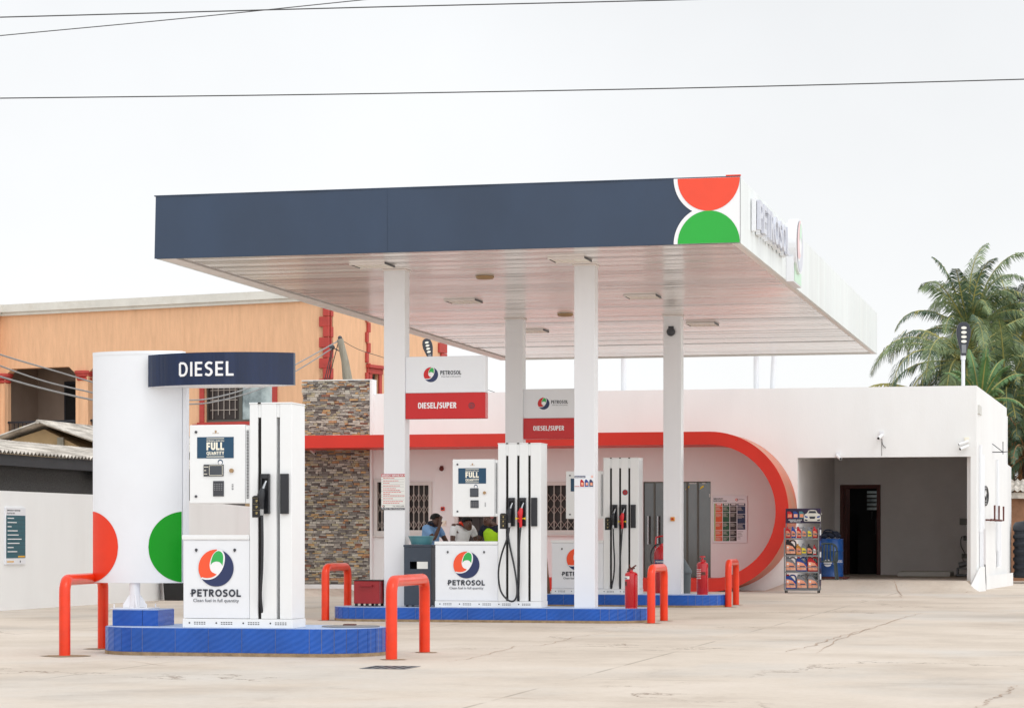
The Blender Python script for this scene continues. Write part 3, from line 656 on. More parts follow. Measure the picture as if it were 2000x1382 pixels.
# ------------------------------------------------------------------ canopy
CX0, CX1, CY0, CY1, CZ, CT = -12.90, -4.68, 32.78, 53.3, 5.10, 5.97
can = empty('canopy', (-8.8, 43, 0), 'large flat petrol station canopy with navy front fascia standing on four white pillars', 'canopy')
mb = MB(); mb.box(CX0+.06, CX1-.06, CY0+.06, CY1-.06, 5.3, 5.85); mb.build('roof_deck', 'offwhite', can)
mb = MB(); mb.M = front(0, CY0, 0)
n = 28; rs = random.Random(5)          # slightly wavy sheet metal
xs = [CX0+(CX1-CX0)*i/n for i in range(n+1)]
def wv(x, z): return .006*sin(x*3.1)+.005*sin(x*7.7+z*4)
xe = PY(1318, 1, CY0).x
zs = [CZ+(CT-CZ)*j/6 for j in range(7)]
mb.F = None
vs = [(x-(.02*(1-j/6) if i == 0 else 0), z_, wv(x, z_) if 0 < i < n else 0) for j, z_ in enumerate(zs) for i, x in enumerate(xs)]
mb.add(vs, [(j*(n+1)+i, j*(n+1)+i+1, (j+1)*(n+1)+i+1, (j+1)*(n+1)+i) for j in range(6) for i in range(n)])
mb.box(CX0, CX1, CZ, CT, -.05, -.02)
mb.M = None; mb.box(CX0-.02, CX1, CY0-.01, CY0+.04, CT, CT+.014)
ff = mb.build('front_fascia', 'navy_fascia', can, smooth=True)
for a in (0.41,):
    mb = MB(); mb.M = front(0, CY0, 0); x = CX0+(CX1-CX0)*a; mb.box(x-.0015, x+.0015, CZ, CT, .004, .008); mb.build('sheet_joint', 'navy_fascia', ff)
# end emblem: orange above green, each a half disc with a white border
rr = (CT-CZ)/2; ec = (PY(1324, 1, CY0).x+CX1)/2; ew = (CX1-PY(1324, 1, CY0).x)/2
def halfs(mb, c, mi_w, mi_o, mi_g, k=1.):
    N = 40
    up = [(ec+ew*cos(pi+pi*i/N), CT-.003+rr*sin(pi+pi*i/N)*.995) for i in range(N+1)]
    dn = [(ec+ew*cos(pi*i/N), CZ+.003+rr*sin(pi*i/N)*.995) for i in range(N+1)]
    mb.add([(a, b, c) for a, b in up], [tuple(range(N+1))], mi_o); mb.add([(a, b, c) for a, b in dn], [tuple(range(N+1))], mi_g)
mb = MB(); mb.M = front(0, CY0, 0); N = 30; W_ = ew*1.13; H_ = rr*1.13
zc_ = (CT+CZ)/2
tm = math.asin(rr/H_); lf = [(ec-W_*cos(tm*i/N), CT-H_*sin(tm*i/N)) for i in range(N+1)]; low = [(a, CT+CZ-b) for a, b in reversed(lf)]
poly = lf+low+[(CX1, CZ), (CX1, CT)]
poly = poly[::-1]
mb.add([(a, b, .016) for a, b in poly], [tuple(range(len(poly)))], 0)
halfs(mb, .021, 0, 1, 2); mb.box(PY(1418, 1, CY0).x, CX1+.01, CT+.0145, CT+.03, -.03, .02, 1)
mb.build('corner_emblem', ['logo_white', 'canopy_orange', 'canopy_green'], can)
mb = MB()
mb.box(CX1-.05, CX1, CY0+.005, CY1, CZ, CT); rf = mb.build('right_fascia', 'side_fascia', can, bevel=.004)
mb = MB(); y = CY0+1.9
while y < CY1: mb = MB(); mb.box(CX1, CX1+.002, y, y+.012, CZ, CT); y += 1.22; mb.build('sheet_joint', 'side_fascia', rf)
mb = MB(); mb.box(CX0, CX0+.05, CY0+.02, CY1, CZ, CT); mb.build('left_fascia', 'side_fascia', can)
mb = MB(); mb.box(CX0+.05, CX1-.05, CY1-.05, CY1, CZ, CT); mb.build('back_fascia', 'side_fascia', can)
# raised letters and light boxes on the right fascia
mb = MB(); y0, y1 = PX(1466, 1, CX1).y, PX(1527, 1, CX1).y
mb.M = facex(CX1, 0, 0)
z0, z1 = CZ+.30, CT-.17
tot = y1-y0; pos = y0
for ch, w in zip('PETROSOL', (1, .9, .95, 1, 1.15, .95, 1.15, .85)):
    wd = tot*w/7.95; mb.text(ch, pos+.03, pos+wd-.05, z0, z1, .105, 0, .02, .03); pos += wd
lt = mb.build('raised_lettering', ['letter_face'], can)
mb = MB(); mb.M = facex(CX1, 0, 0); pos = y0
for ch, w in zip('PETROSOL', (1, .9, .95, 1, 1.15, .95, 1.15, .85)):
    wd = tot*w/7.95; mb.text(ch, pos+.01, pos+wd-.03, z0-.02, z1+.02, .042, 0, .035, .042); pos += wd
mb.build('letter_casing', ['white_metal'], lt)
mb = MB(); ya, yb = PX(1531, 1, CX1).y, PX(1549, 1, CX1).y
mb.M = facex(CX1, 0, 0); yc = (ya+yb)/2+.2; rL = .42
P2 = [(yc+rL*1.25*cos(2*pi*i/36), CZ+.56+rL*sin(2*pi*i/36)) for i in range(36)]
mb.prism(P2, .002, .15, 0); mb.prism([(yc-.5, CZ-.02), (yc+.55, CZ-.02), (yc+.55, CZ+.36), (yc-.5, CZ+.36)], .002, .11, 0)
lb = mb.build('logo_light_box', ['white_metal'], can)
mb = MB(); mb.M = facex(CX1, 0, 0); logo(mb, yc, CZ+.56, rL*.93, .154, 0, 1, 2, 3, .003); mb.rect(yc-.4, yc+.5, CZ, CZ+.3, .114, 3); mb.build('box_emblem', ['letter_face', 'logo_white', 'pink_face', 'mint_face'], lb)
# soffit of narrow metal slats, each a little out of true
mb = MB(); y = CY0+.02; rs = random.Random(9); x0, x1 = CX0+.30, CX1-.12
while y < CY1-.06:
    w = .085; t1 = rs.choice((-1, 1))*rs.uniform(.0002, .0012); t2 = 0; zz = CZ+.022
    nseg = 9; vs = []
    for i in range(nseg+1):
        x = x0+(x1-x0)*i/nseg; e1 = rs.uniform(-.0003, .0003); k0, k1 = zz+t1+e1, zz-t1+rs.uniform(-.0003, .0003)
        vs += [(x, y, k0), (x, y+w-.002, k1), (x, y+w-.0018, zz+.004)]
    fs = []
    for i in range(nseg):
        a = i*3; fs += [(a, a+1, a+4, a+3), (a+1, a+2, a+5, a+4)]
    mb.add(vs, fs); y += w
mb.build('soffit', 'soffit', can)
mb = MB(); mb.box(CX0+.051, CX0+.27, CY0+.05, CY1-.06, CZ+.0, CZ+.05); mb.box(CX0+.271, CX0+.298, CY0+.05, CY1-.06, CZ+.035, CZ+.05, 1)
mb.box(CX1-.118, CX1-.051, CY0+.05, CY1-.06, CZ+.002, CZ+.05); mb.build('soffit_trim', ['soffit_edge', 'black'], can)
for (px, py) in ((727, 519), (1113, 508), (905, 589), (1255, 580), (1040, 647), (1372, 634)):
    p = PG(px, py, CZ); mb = MB(); w_, l_ = .26, .26
    for i in range(2): mb.box(p.x-w_, p.x+w_, p.y-l_+i*2*l_-.02, p.y-l_+i*2*l_+.02, CZ-.012, CZ+.02)
    for i in range(2): mb.box(p.x-w_+i*2*w_-.005, p.x-w_+i*2*w_+.005, p.y-l_, p.y+l_, CZ-.006, CZ+.02, 1)
    for i in range(1, 5): mb.box(p.x-w_+i*2*w_/5-.006, p.x-w_+i*2*w_/5+.006, p.y-l_+.02, p.y+l_-.02, CZ-.006, CZ+.02, 0)
    cl = mb.build('canopy_light', ['soffit_edge', 'dark_grey'], can)
    mb = MB(); mb.box(p.x-w_+.013, p.x+w_-.013, p.y-l_+.02, p.y+l_-.02, CZ, CZ+.01); mb.build('lens', 'lamp_lens', cl)
for (px, py) in ((947, 542), (1104, 615)):
    p = PG(px, py, CZ); mb = MB(); mb.lathe([(.05, -.03), (.12, -.02), (.14, .0), (.14, .02)], p.x, p.y, CZ, 20); mb.build('ceiling_lamp', 'bronze', can, smooth=True)
# pillars
for (x0, x1, y0, zz) in ((-10.23, -9.91, 35.0, .19), (-7.39, -7.09, 35.0, .19), (-10.40, -10.08, 43.3, .2), (-7.54, -7.22, 43.3, .2)):
    mb = MB(); mb.box(x0, x1, y0, y0+.25, zz, CZ+.03); mb.box(x0-.02, x1+.02, y0-.02, y0+.27, CZ-.004, CZ+.02, 1)
    mb.build('pillar', ['pillar_white', 'soffit_edge'], can, bevel=.006)
# roof posts that carry the back of the canopy
for (xa, xb) in ((1218, 1218), (1477, 1477), (1507, 1513)):
    X = PY(xa, 1, 57.5).x; X2 = PY(xb, 1, 57.5).x
    mb = MB(); mb.tube([(X2, 57.5, 5.62), (X, 57.5, 4.19)], .062, 10); mb.build('roof_post', 'white_metal', can, smooth=True)
for px in (1218, 1490):
    X = PY(px, 1, 57.5).x; mb = MB(); mb.box(X-.06, X+.06, 52.5, 57.9, 5.60, 5.76); mb.build('roof_beam', 'white_metal', can)

# ------------------------------------------------------------------ fuel islands
def island(x0, x1, y0, y1, h, label, z_b=.035):
    isl = empty('fuel_island', ((x0+x1)/2, (y0+y1)/2, 0), label, 'fuel island', 'tiled fuel islands')
    r = (y1-y0)/2; yc = (y0+y1)/2; N = 14
    def outline(o):
        P = [(x0+r, y0-o), (x1-r, y0-o)]
        P += [(x1-r+(r+o)*sin(pi*i/N), yc-(r+o)*cos(pi*i/N)) for i in range(1, N+1)]
        P += [(x0+r-(r+o)*sin(pi*i/N), yc+(r+o)*cos(pi*i/N)) for i in range(0, N)]
        return P
    mb = MB(); mb.prism(outline(.003), z_b, h-.006, 0); mb.build('grout_core', 'grout', isl)
    mb = MB(); rs = random.Random(int(x0*10)); P = outline(.012); n = len(P)
    mb.prism([(a+rs.uniform(-.008, .008), b+rs.uniform(-.008, .008)) for a, b in P], -.02, z_b, 0); mb.build('footing', 'mortar', isl)
    mb = MB(); mb.prism(outline(-.004), h-.006, h, 0); mb.build('top_slab', 'tile_top', isl)
    # tiles
    mb = MB(); per = []; L_ = x1-x0-2*r; nt_ = max(1, round(L_/.38)); tw = L_/nt_
    for i in range(nt_): per.append(((x0+r+i*tw, y0), (x0+r+(i+1)*tw, y0))); per.append(((x1-r-i*tw, y1), (x1-r-(i+1)*tw, y1)))
    na = max(8, round(pi*r/.125))
    for s_ in (0, 1):
        for i in range(na):
            a, b = pi*i/na, pi*(i+1)/na
            if s_: per.append(((x1-r+r*sin(a), yc-r*cos(a)), (x1-r+r*sin(b), yc-r*cos(b))))
            else: per.append(((x0+r-r*sin(a), yc+r*cos(a)), (x0+r-r*sin(b), yc+r*cos(b))))
    for (p, q) in per:
        p = Vector((p[0], p[1], 0)); q = Vector((q[0], q[1], 0)); t = (q-p).normalized(); o = Vector((t.y, -t.x, 0)); g = .0035
        p2, q2 = p+t*g, q-t*g; k = rs.uniform(-.0015, .0015)
        vs = [p2-o*.013, q2-o*.013, q2+o*(.0065+k), p2+o*(.0065+k)]
        mb.add([(v.x, v.y, z_b+.004) for v in vs]+[(v.x, v.y, h-.003) for v in vs], [(0, 1, 2, 3), (7, 6, 5, 4), (3, 2, 6, 7), (2, 1, 5, 6), (0, 3, 7, 4), (1, 0, 4, 5)])
    mb.build('kerb_tiles', 'tile_blue', isl)
    return isl
i1 = island(-10.17, -7.18, 23.95, 25.15, .285, 'nearest blue tiled fuel island carrying the round diesel sign pylon')
i2 = island(-10.95, -6.30, 34.42, 35.6, .205, 'blue tiled fuel island under the front pillars with the bin and red box')
i3 = island(-10.9, -6.38, 42.63, 43.85, .215, 'farthest blue tiled fuel island at the shop front under the rear pillars')
mb = MB(); p = Vector((-7.75, 24.6, .286)); mb.lathe([(.30, 0), (.30, .012), (.05, .018)], -7.55, 24.62, .285, 28, 0); mb.box(-7.62, -7.5, 24.58, 24.66, .30, .315, 1)
tag(mb.build('manhole_cover', ['grey_metal', 'iron_brown'], None, smooth=True), 'round steel manhole cover on the near island beside the diesel pump', 'manhole cover')
# ------------------------------------------------------------------ pylon sign
py = empty('pylon_sign', (-9.5, 24.6, .28), 'tall curved white pylon sign with navy DIESEL band and red and green half discs', 'sign')
bx0, bx1 = PY(219, 1, 24.35).x, PY(308, 1, 24.35).x
mb = MB(); mb.box(bx0+.012, bx1-.012, 24.372, 24.808, .285, .448, 1)
for (a, b) in ((bx0, bx0+.33), (bx0+.336, bx1)): mb.box(a, b, 24.36, 24.371, .287, .45); mb.box(a, b, 24.81, 24.821, .287, .45)
mb.box(bx0, bx0+.011, 24.372, 24.808, .287, .45); mb.box(bx1-.011, bx1, 24.372, 24.808, .287, .45)
mb.box(bx0+.004, bx1-.004, 24.365, 24.815, .45, .458, 2)
mb.build('plinth', ['tile_blue', 'grout', 'tile_top'], py)
xl, xr = PY(185, 1, 24.75).x, PY(359, 1, 24.75).x; xm = (xl+xr)/2; hw = (xr-xl)/2; bul = .15; yc = 24.75
zb, zt = PY(270, 1138, 24.5).z, PY(270, 684, 24.5).z
def arcy(x): t = max(-1, min(1, (x-xm)/hw)); return yc-.05-bul*(math.sqrt(max(0, 1-(t*.86)**2))-math.sqrt(1-.86**2))/(1-math.sqrt(1-.86**2))
N = 36; fr_ = [(xl+(xr-xl)*i/N, arcy(xl+(xr-xl)*i/N)) for i in range(N+1)]; bk = [(x, 2*yc-y) for x, y in reversed(fr_)]
mb = MB(); mb.prism(fr_+bk, zb, zt-.035, 0); mb.build('pylon_panel', 'panel_white', py, smooth=True)
mb = MB(); k = 1.004; mb.prism([(xm+(x-xm)*k, yc+(y-yc)*1.02) for x, y in fr_+bk], zt-.035, zt, 0); mb.build('top_cap', 'panel_white', py, smooth=True)
mb = MB(); xe_ = xr+.045; mb.box(xr+.002, xe_, yc-.045, yc+.045, zb+.02, zt-.02); mb.build('edge_profile', 'panel_white', py, bevel=.006)
def curved_disc(ccx, ccz, r, x0, x1, mi, n=40):
    mb = MB(); xs = [x0+(x1-x0)*i/n for i in range(n+1)]; vs = []
    for x in xs:
        h = math.sqrt(max(0, r*r-(x-ccx)**2)); vs += [(x, arcy(x)-.004, max(ccz-h, zb+.001)), (x, arcy(x)-.004, ccz+h)]
    mb.add(vs, [(2*i, 2*i+2, 2*i+3, 2*i+1) for i in range(n)]); return mb.build('half_disc', mi, py, smooth=True)
rz = (PY(330, 997, 24.6).z-PY(330, 1137, 24.6).z)/2; cz_ = zb+rz+.003
gxl = PY(289, 1, 24.55).x; curved_disc(gxl+rz, cz_, rz, gxl, xr-.002, 'dot_green')
rxr = PY(230, 1, 24.55).x; curved_disc(rxr-rz, cz_, rz, xl+.002, rxr, 'orange_red')
mb = MB(); pc = PY(262, 1, 24.6).x
mb.tube([(pc, 24.62, .46), (pc, 24.62, zb)], .055, 18); mb.cbox(pc, 24.62, .464, .42, .34, .012)
for w in range(4):
    a = w*pi/2+.5; c_, s_ = cos(a), sin(a); P = [(.05, 0), (.125, 0), (.125, .03), (.062, .13), (.05, .13)]
    mb.M = frame((pc, 24.62, .47), (c_, s_, 0), (0, 0, 1), (s_, -c_, 0)); mb.prism(P, -.006, .006); mb.M = None
for (a, b) in ((-.18, -.13), (.18, -.13), (-.18, .13), (.18, .13)): mb.tube([(pc+a, 24.62+b, .47), (pc+a, 24.62+b, .51)], .008, 8)
mb.build('support_post', 'pillar_white', py, bevel=.003)
mb = MB(); nx0, nx1 = PY(290, 1, 24.5).x, PY(574, 1, 24.5).x; nm = (nx0+nx1)/2; nh = (nx1-nx0)/2; nb = .26; nyc = 24.52
z0, z1 = PY(430, 752, 24.35).z, PY(430, 689, 24.35).z
def nay(x): t = (x-nm)/nh; return nyc-.03-nb*(1-abs(t)**2.2)
fr_ = [(nx0+(nx1-nx0)*i/40, nay(nx0+(nx1-nx0)*i/40)) for i in range(41)]
bk = [(x, 2*nyc-y) for x, y in reversed(fr_)]
mb.prism(fr_+bk, z0, z1, 1, 0); nb_ = mb.build('grade_band', ['navy_gloss', 'panel_white'], py, smooth=True)
mb = MB(); tx0, tx1 = PY(352, 1, 24.3).x, PY(460, 1, 24.3).x; tz0, tz1 = PY(400, 735, 24.3).z, PY(400, 707, 24.3).z
mb.F = lambda p: (p[0], nay(p[0])-p[2]-.002, p[1])
mb.caps('DIESEL', tx0, tx1, tz0, tz1, 0, 0, .155, .22, .012); mb.build('lettering', 'logo_white', nb_)
ORG['x'] = 0
# ------------------------------------------------------------------ fuel pumps
def make_pump(x0, y0, z0, cab, col, slots, H, label, hoses):
    """cab: cabinet width, col: column width, slots: fractions of the column (slot centres)"""
    root = empty('fuel_pump', (x0, y0, z0), label, 'fuel pump', 'white fuel pumps on the islands')
    D = .42; x1 = x0+cab; x2 = x1+col
    def B(name, f, m, par=root, **k):
        mb = MB(); mb.M = front(x0, y0, z0); f(mb); return mb.build(name, m, par, **k)
    W_ = cab; CB = .092; CH = .945
    B('base', lambda m: m.box(-.006, cab+col+.006, 0, CB, -D-.01, .006), 'pump_white', bevel=.004)
    def slotsf(m):
        for g in range(int((cab+col)/.28)):
            a = .12+g*.29
            if a+.12 > cab+col: break
            for i in range(5):
                for j in (0, 1): m.box(a+i*.026, a+i*.026+.017, .035+j*.018, .043+j*.018, .006, .008)
            m.tube([(a-.05, .05, .004), (a-.05, .05, .009)], .009, 10)
    B('base_slots', slotsf, 'dark_grey')
    def cabf(m): m.box(0, W_-.003, CB+.004, CH-.05, -D, 0)
    cb = B('cabinet', cabf, 'panel_white', bevel=.006)
    B('cabinet_top', lambda m: m.box(-.012, W_-.003, CH-.048, CH, -D-.01, .012), 'pump_white', cb, bevel=.008, seg=2)
    def locks(m):
        for a in (.2, .78): m.tube([(W_*a, CH-.15, .0), (W_*a, CH-.15, .012)], .014, 10); m.tube([(W_*a, CH-.165, .0), (W_*a, CH-.165, .014)], .007, 8)
    B('lock', locks, 'dark_grey', cb)
    def lg(m):
        r = .185; s = min(1.04, W_/.70); c = W_*.5; r *= s
        logo(m, c, .61, r, .0075, 0, 1, 2, 3)
        wd = .262*s; m.caps('PETROSOL', c-wd, c+wd, .318, .393, .008, 4, .20, .12)
        m.box(c-wd-.012, c-wd+.03, .344, .352, .008, .0095, 4)
        m.text('Clean fuel in full quantity', c-wd*.92, c+wd*.92, .252, .297, .008, 4, .0)
    B('emblem', lg, ['logo_navy', 'logo_white', 'logo_orange', 'logo_green', 'text_dark'], cb)
    # display head
    d0 = .068 if cab < .8 else .255; DZ0, DZ1 = 1.305, 2.10
    DZ0 = H*.555; DZ1 = H*.905
    hd = B('display_head', lambda m: m.box(d0, W_-.05, DZ0, DZ1, -.34, .0), 'pump_white', bevel=.008, seg=2)
    dw = W_-.05-d0
    def side(m): m.box(W_-.048, W_+.0, DZ0+.005, DZ1-.012, -.32, -.02)
    B('vent_strip', side, 'pump_white', hd)
    def lou(m):
        n = 46
        for i in range(n): z = DZ0+.05+i*(DZ1-DZ0-.1)/n; m.box(W_-.036, W_-.014, z, z+.007, -.019, -.012)
    B('vent_slots', lou, 'dark_grey', hd)
    def ads(m): m.box(d0+dw*.14, d0+dw*.80, DZ0+(DZ1-DZ0)*.575, DZ0+(DZ1-DZ0)*.845, .001, .004)
    ad = B('slogan_sticker', ads, 'teal_sign', hd)
    def adt(m):
        c = d0+dw*.47; w = dw*.158; b = DZ0; h = DZ1-DZ0
        m.rect(c-w, c+w, b+h*.822, b+h*.83, .0055); m.text('PETROSOL GIVES YOU', c-w, c+w, b+h*.786, b+h*.806, .0055, 0, .02)
        m.caps('FULL', c-w, c+w, b+h*.678, b+h*.778, .0055, 0, .24, .09); m.caps('QUANTITY', c-w, c+w, b+h*.616, b+h*.662, .0055, 0, .2, .1); m.rect(c-w, c+w, b+h*.59, b+h*.599, .0055)
    B('slogan_lettering', adt, 'cream', ad)
    b = DZ0; h = DZ1-DZ0
    def scr(m): m.box(d0+dw*.26, d0+dw*.62, b+h*.345, b+h*.495, .001, .012)
    def scr2(m): m.box(d0+dw*.42, d0+dw*.62, b+h*.345, b+h*.495, .001, .012)
    big = cab < .8
    sc_ = B('screen_frame', scr if big else scr2, 'dark_grey', hd, bevel=.003)
    def sc3(m):
        a0 = d0+dw*(.37 if big else .43); m.box(a0, d0+dw*.605, b+h*.36, b+h*.482, .0122, .016)
    B('screen', sc3, 'screen', sc_)
    if big:
        def st(m):
            for i in range(3): m.rect(d0+dw*.27, d0+dw*(.35, .31, .33)[i], b+h*(.46-.045*i), b+h*(.468-.045*i), .0135)
            for (p, q, r_, t_) in ((.365, .372, .355, .485), (.6, .607, .355, .485)): m.rect(d0+dw*p, d0+dw*q, b+h*r_, b+h*t_, .0165)
            for z in (.355, .481): m.rect(d0+dw*.365, d0+dw*.607, b+h*z, b+h*(z+.005), .0165)
        B('screen_markings', st, 'cream', sc_)
    def kp(m): m.box(d0+dw*.43, d0+dw*.625, b+h*(.09 if big else .15), b+h*.285, .001, .010)
    kp_ = B('keypad', kp, 'dark_grey', hd, bevel=.003)
    def keys(m):
        for i in range(4):
            for j in range(4): m.box(d0+dw*(.45+.042*i), d0+dw*(.475+.042*i), b+h*(.165+.024*j), b+h*(.178+.024*j), .0105, .015)
    B('keys', keys, 'grey_metal', kp_)
    def btn(m): m.tube([(d0+dw*.765, b+h*.415, 0), (d0+dw*.765, b+h*.415, .02)], .022, 16)
    B('button', btn, 'bronze', hd, smooth=True)
    def holes(m):
        for i in range(4): m.box(d0+dw*.765, d0+dw*.795, b+h*(.175+.02*i), b+h*(.183+.02*i), .0005, .003)
        for z in (.09, .91): m.tube([(d0+dw*.12, b+h*z, 0), (d0+dw*.12, b+h*z, .01)], .014, 10)
    B('speaker_holes', holes, 'dark_grey', hd)
    def tiny(m):
        c = d0+dw*.475; m.disc(c, b+h*.915, .012, .0015, 0, 12); m.rect(c-.035, c+.035, b+h*.889, b+h*.895, .0015, 0); m.rect(c-.003, c+.003, b+h*.89, b+h*.91, .0017, 0)
    def drop(m):
        c = d0+dw*.475; m.disc(c+.05, b+h*.525, .028, .0015, 1, 16); m.disc(c+.05, b+h*.518, .02, .003, 2, 16)
    B('maker_badge', tiny, ['bronze', 'teal_sign', 'logo_white'], hd); B('drop_sticker', drop, ['bronze', 'teal_sign', 'logo_white'], hd)
    # hose column: fins with dark slots
    sw = .036; cuts = [W_+col*s for s in slots]; ST = H*.935 if len(slots) == 2 else H*.925
    edges = [W_+.001]+[v for c in cuts for v in (c-sw/2, c+sw/2)]+[W_+col]
    def colf(m):
        for i in range(0, len(edges), 2): m.box(edges[i], edges[i+1], CB+.003, H-.012, -D, 0)
        for i, c in enumerate(cuts): m.box(c-sw/2, c+sw/2, ST, H-.012, -D+.02, -.008)
    cf = B('column', colf, 'pump_white', bevel=.004)
    B('column_cap', lambda m: m.box(W_-.004, W_+col+.005, H-.0118, H+.004, -D-.005, .004), 'pump_white', cf, bevel=.003)
    def sl(m):
        for i, c in enumerate(cuts):
            if len(slots) == 2 and i == 1: continue
            m.box(c-sw/2+.001, c+sw/2-.001, CB+.003, ST-.001, -D+.03, -.03)
            m.box(c-sw/2+.004, c-sw/2+.011, CB+.05, ST-.05, -.029, -.02)
            m.box(c-sw/2+.002, c+sw/2-.002, H-.010, H+.0055, -.03, .0055)
    B('hose_slot', sl, 'dark_slot', cf)
    def lab(m):
        m.prism([(W_+.03, 1.125), (W_+.125, 1.125), (W_+.125, 1.33), (W_+.105, 1.345), (W_+.05, 1.345), (W_+.03, 1.33)], .001, .006, 0)
        for i in range(3):
            z = 1.15+i*.062; m.rect(W_+.04, W_+.115, z+.047, z+.0485, .0075, 1); m.rect(W_+.064, W_+.067, z+.006, z+.03, .0075, 1)
            m.add([(W_+.075, z+.004, .0075), (W_+.08, z+.004, .0075), (W_+.09, z+.022, .0075), (W_+.084, z+.03, .0075), (W_+.075, z+.03, .0075)], [(0, 1, 2, 3, 4)], 1)
    B('instruction_plate', lab, ['black', 'gold'], cf)
    # nozzle boots and nozzles
    BZ0, BZ1 = 1.16, 1.565
    for k, hs in enumerate(hoses+[None]):
        a = cuts[k]+sw/2+.012 if k < len(cuts) else cuts[-1]+sw/2+.02
        bw = .088
        def boot(m):
            m.box(a, a+.012, BZ0, BZ1, .001, .05); m.box(a+bw-.012, a+bw, BZ0, BZ1, .001, .05); m.box(a+.012, a+bw-.012, BZ1-.05, BZ1, .001, .05); m.box(a+.012, a+bw-.012, BZ0, BZ0+.01, .001, .04)
            m.box(a+.012, a+bw-.012, BZ0+.01, BZ1-.05, .001, .008)
        def blank(m): m.box(a, a+bw, BZ0, BZ1, .001, .03); m.box(a+.012, a+bw-.012, BZ0+.02, BZ1-.04, .03, .036)
        bt = B('nozzle_boot' if hs else 'blank_panel', boot if hs else blank, 'rubber', cf, bevel=.004)
        if not hs: continue
        if hs: B('boot_window', lambda m: m.box(a+.02, a+bw-.02, BZ1-.04, BZ1-.015, .0502, .052), 'grey_metal', bt) if 0 else None
        cc = hs[0]; xn = a+bw*.42
        # nozzle
        def spout(m): m.tube([(xn+.022, BZ1-.075, .05), (xn+.012, BZ1-.11, .07), (xn-.004, BZ1-.17, .085)], [.011, .013, .016], 10)
        def body(m):
            m.tube([(xn-.004, BZ1-.15, .08), (xn-.012, BZ1-.20, .09), (xn-.012, BZ1-.27, .09), (xn-.01, BZ1-.36, .085)], [.022, .036, .026, .021], 12)
            m.ball((xn-.035, BZ1-.215, .09), .024); m.box(xn-.05, xn-.044, BZ1-.34, BZ1-.22, .08, .1)
            m.tube([(xn-.047, BZ1-.34, .09), (xn-.012, BZ1-.355, .09)], .006, 6)
        nz_ = B('nozzle', body, 'red_hose' if cc == 'red' else 'rubber', smooth=True)
        B('spout', spout, 'steel', nz_, smooth=True)
        def swv(m):
            m.tube([(xn-.01, BZ1-.36, .085), (xn-.01, BZ1-.42, .085)], [.022, .02], 12, 0)
            if cc == 'red':
                m.box(xn-.08, xn+.055, BZ1-.30, BZ1-.29, .088, .092, 1); m.add([(xn-.085, BZ1-.315, .09), (xn-.05, BZ1-.295, .09), (xn-.085, BZ1-.275, .09), (xn+.06, BZ1-.315, .09), (xn+.03, BZ1-.295, .09), (xn+.06, BZ1-.275, .09)], [(0, 1, 2), (4, 3, 5)], 1)
        B('swivel', swv, ['red_hose' if cc == 'red' else 'steel', 'yellow'], nz_, smooth=True)
        pts = [(xn-.01, BZ1-.41, .085)]+[(W_+u*col, v, w) for u, v, w in hs[1]]
        B('hose', lambda m: m.tube(smoothpts(pts, 8), .0135, 8), 'rubber', smooth=True)
        if hs[2]: B('hose_return', lambda m: m.tube(smoothpts([(W_+u*col, v, w) for u, v, w in hs[2]], 8), .0135, 8), 'rubber', smooth=True)
    return root
H1 = [('black', [(.375, .9, .09), (.35, .6, .07), (.305, .35, .05), (.295, .18, .0), (.31, .11, -.06)], None)]
make_pump(-9.165, 24.05, .285, .715, .452, (.235, .675), 2.285, 'nearest fuel pump with a single black nozzle beside the round diesel pylon', H1)
H2 = [('black', [(.26, 1.0, .1), (.12, .75, .1), (.05, .5, .1), (.1, .25, .1), (.26, .12, .1), (.4, .1, .1), (.475, .18, .09), (.47, .35, .08), (.40, .6, .06), (.30, .85, .03), (.24, 1.05, .0), (.225, 1.4, -.04), (.22, 1.9, -.08)], None),
      ('red', [(.535, .9, .09), (.53, .6, .08), (.51, .3, .06), (.475, .15, .02), (.47, .1, -.04)], None)]
make_pump(-9.33, 34.55, .207, .925, .625, (.215, .475, .735), 2.34, 'middle fuel pump between the front pillars, its black hose hanging in a loop', H2)
H3 = [('black', [(.32, .9, .09), (.34, .6, .08), (.32, .35, .06), (.25, .15, .02), (.225, .1, -.04)], None),
      ('red', [(.54, .9, .09), (.50, .6, .07), (.48, .35, .05), (.475, .15, .0), (.47, .1, -.04)], None)]
p3 = make_pump(-9.44, 42.8, .217, .925, .625, (.215, .475, .735), 2.38, 'rear fuel pump half hidden by the right front pillar with black and red nozzles', H3)
for (px, py_) in ((1221, 961),):
    p = PY(px, py_, 42.8); mb = MB(); mb.M = front(p.x, 42.8, p.z); mb.disc(0, 0, .05, .002, 0, 24); mb.disc(0, 0, .04, .004, 1, 24); mb.rect(-.02, .02, -.015, -.008, .006, 0); mb.rect(-.02, .02, .005, .012, .006, 0)
    mb.build('seal_sticker', ['text_dark', 'ext_red'], p3)
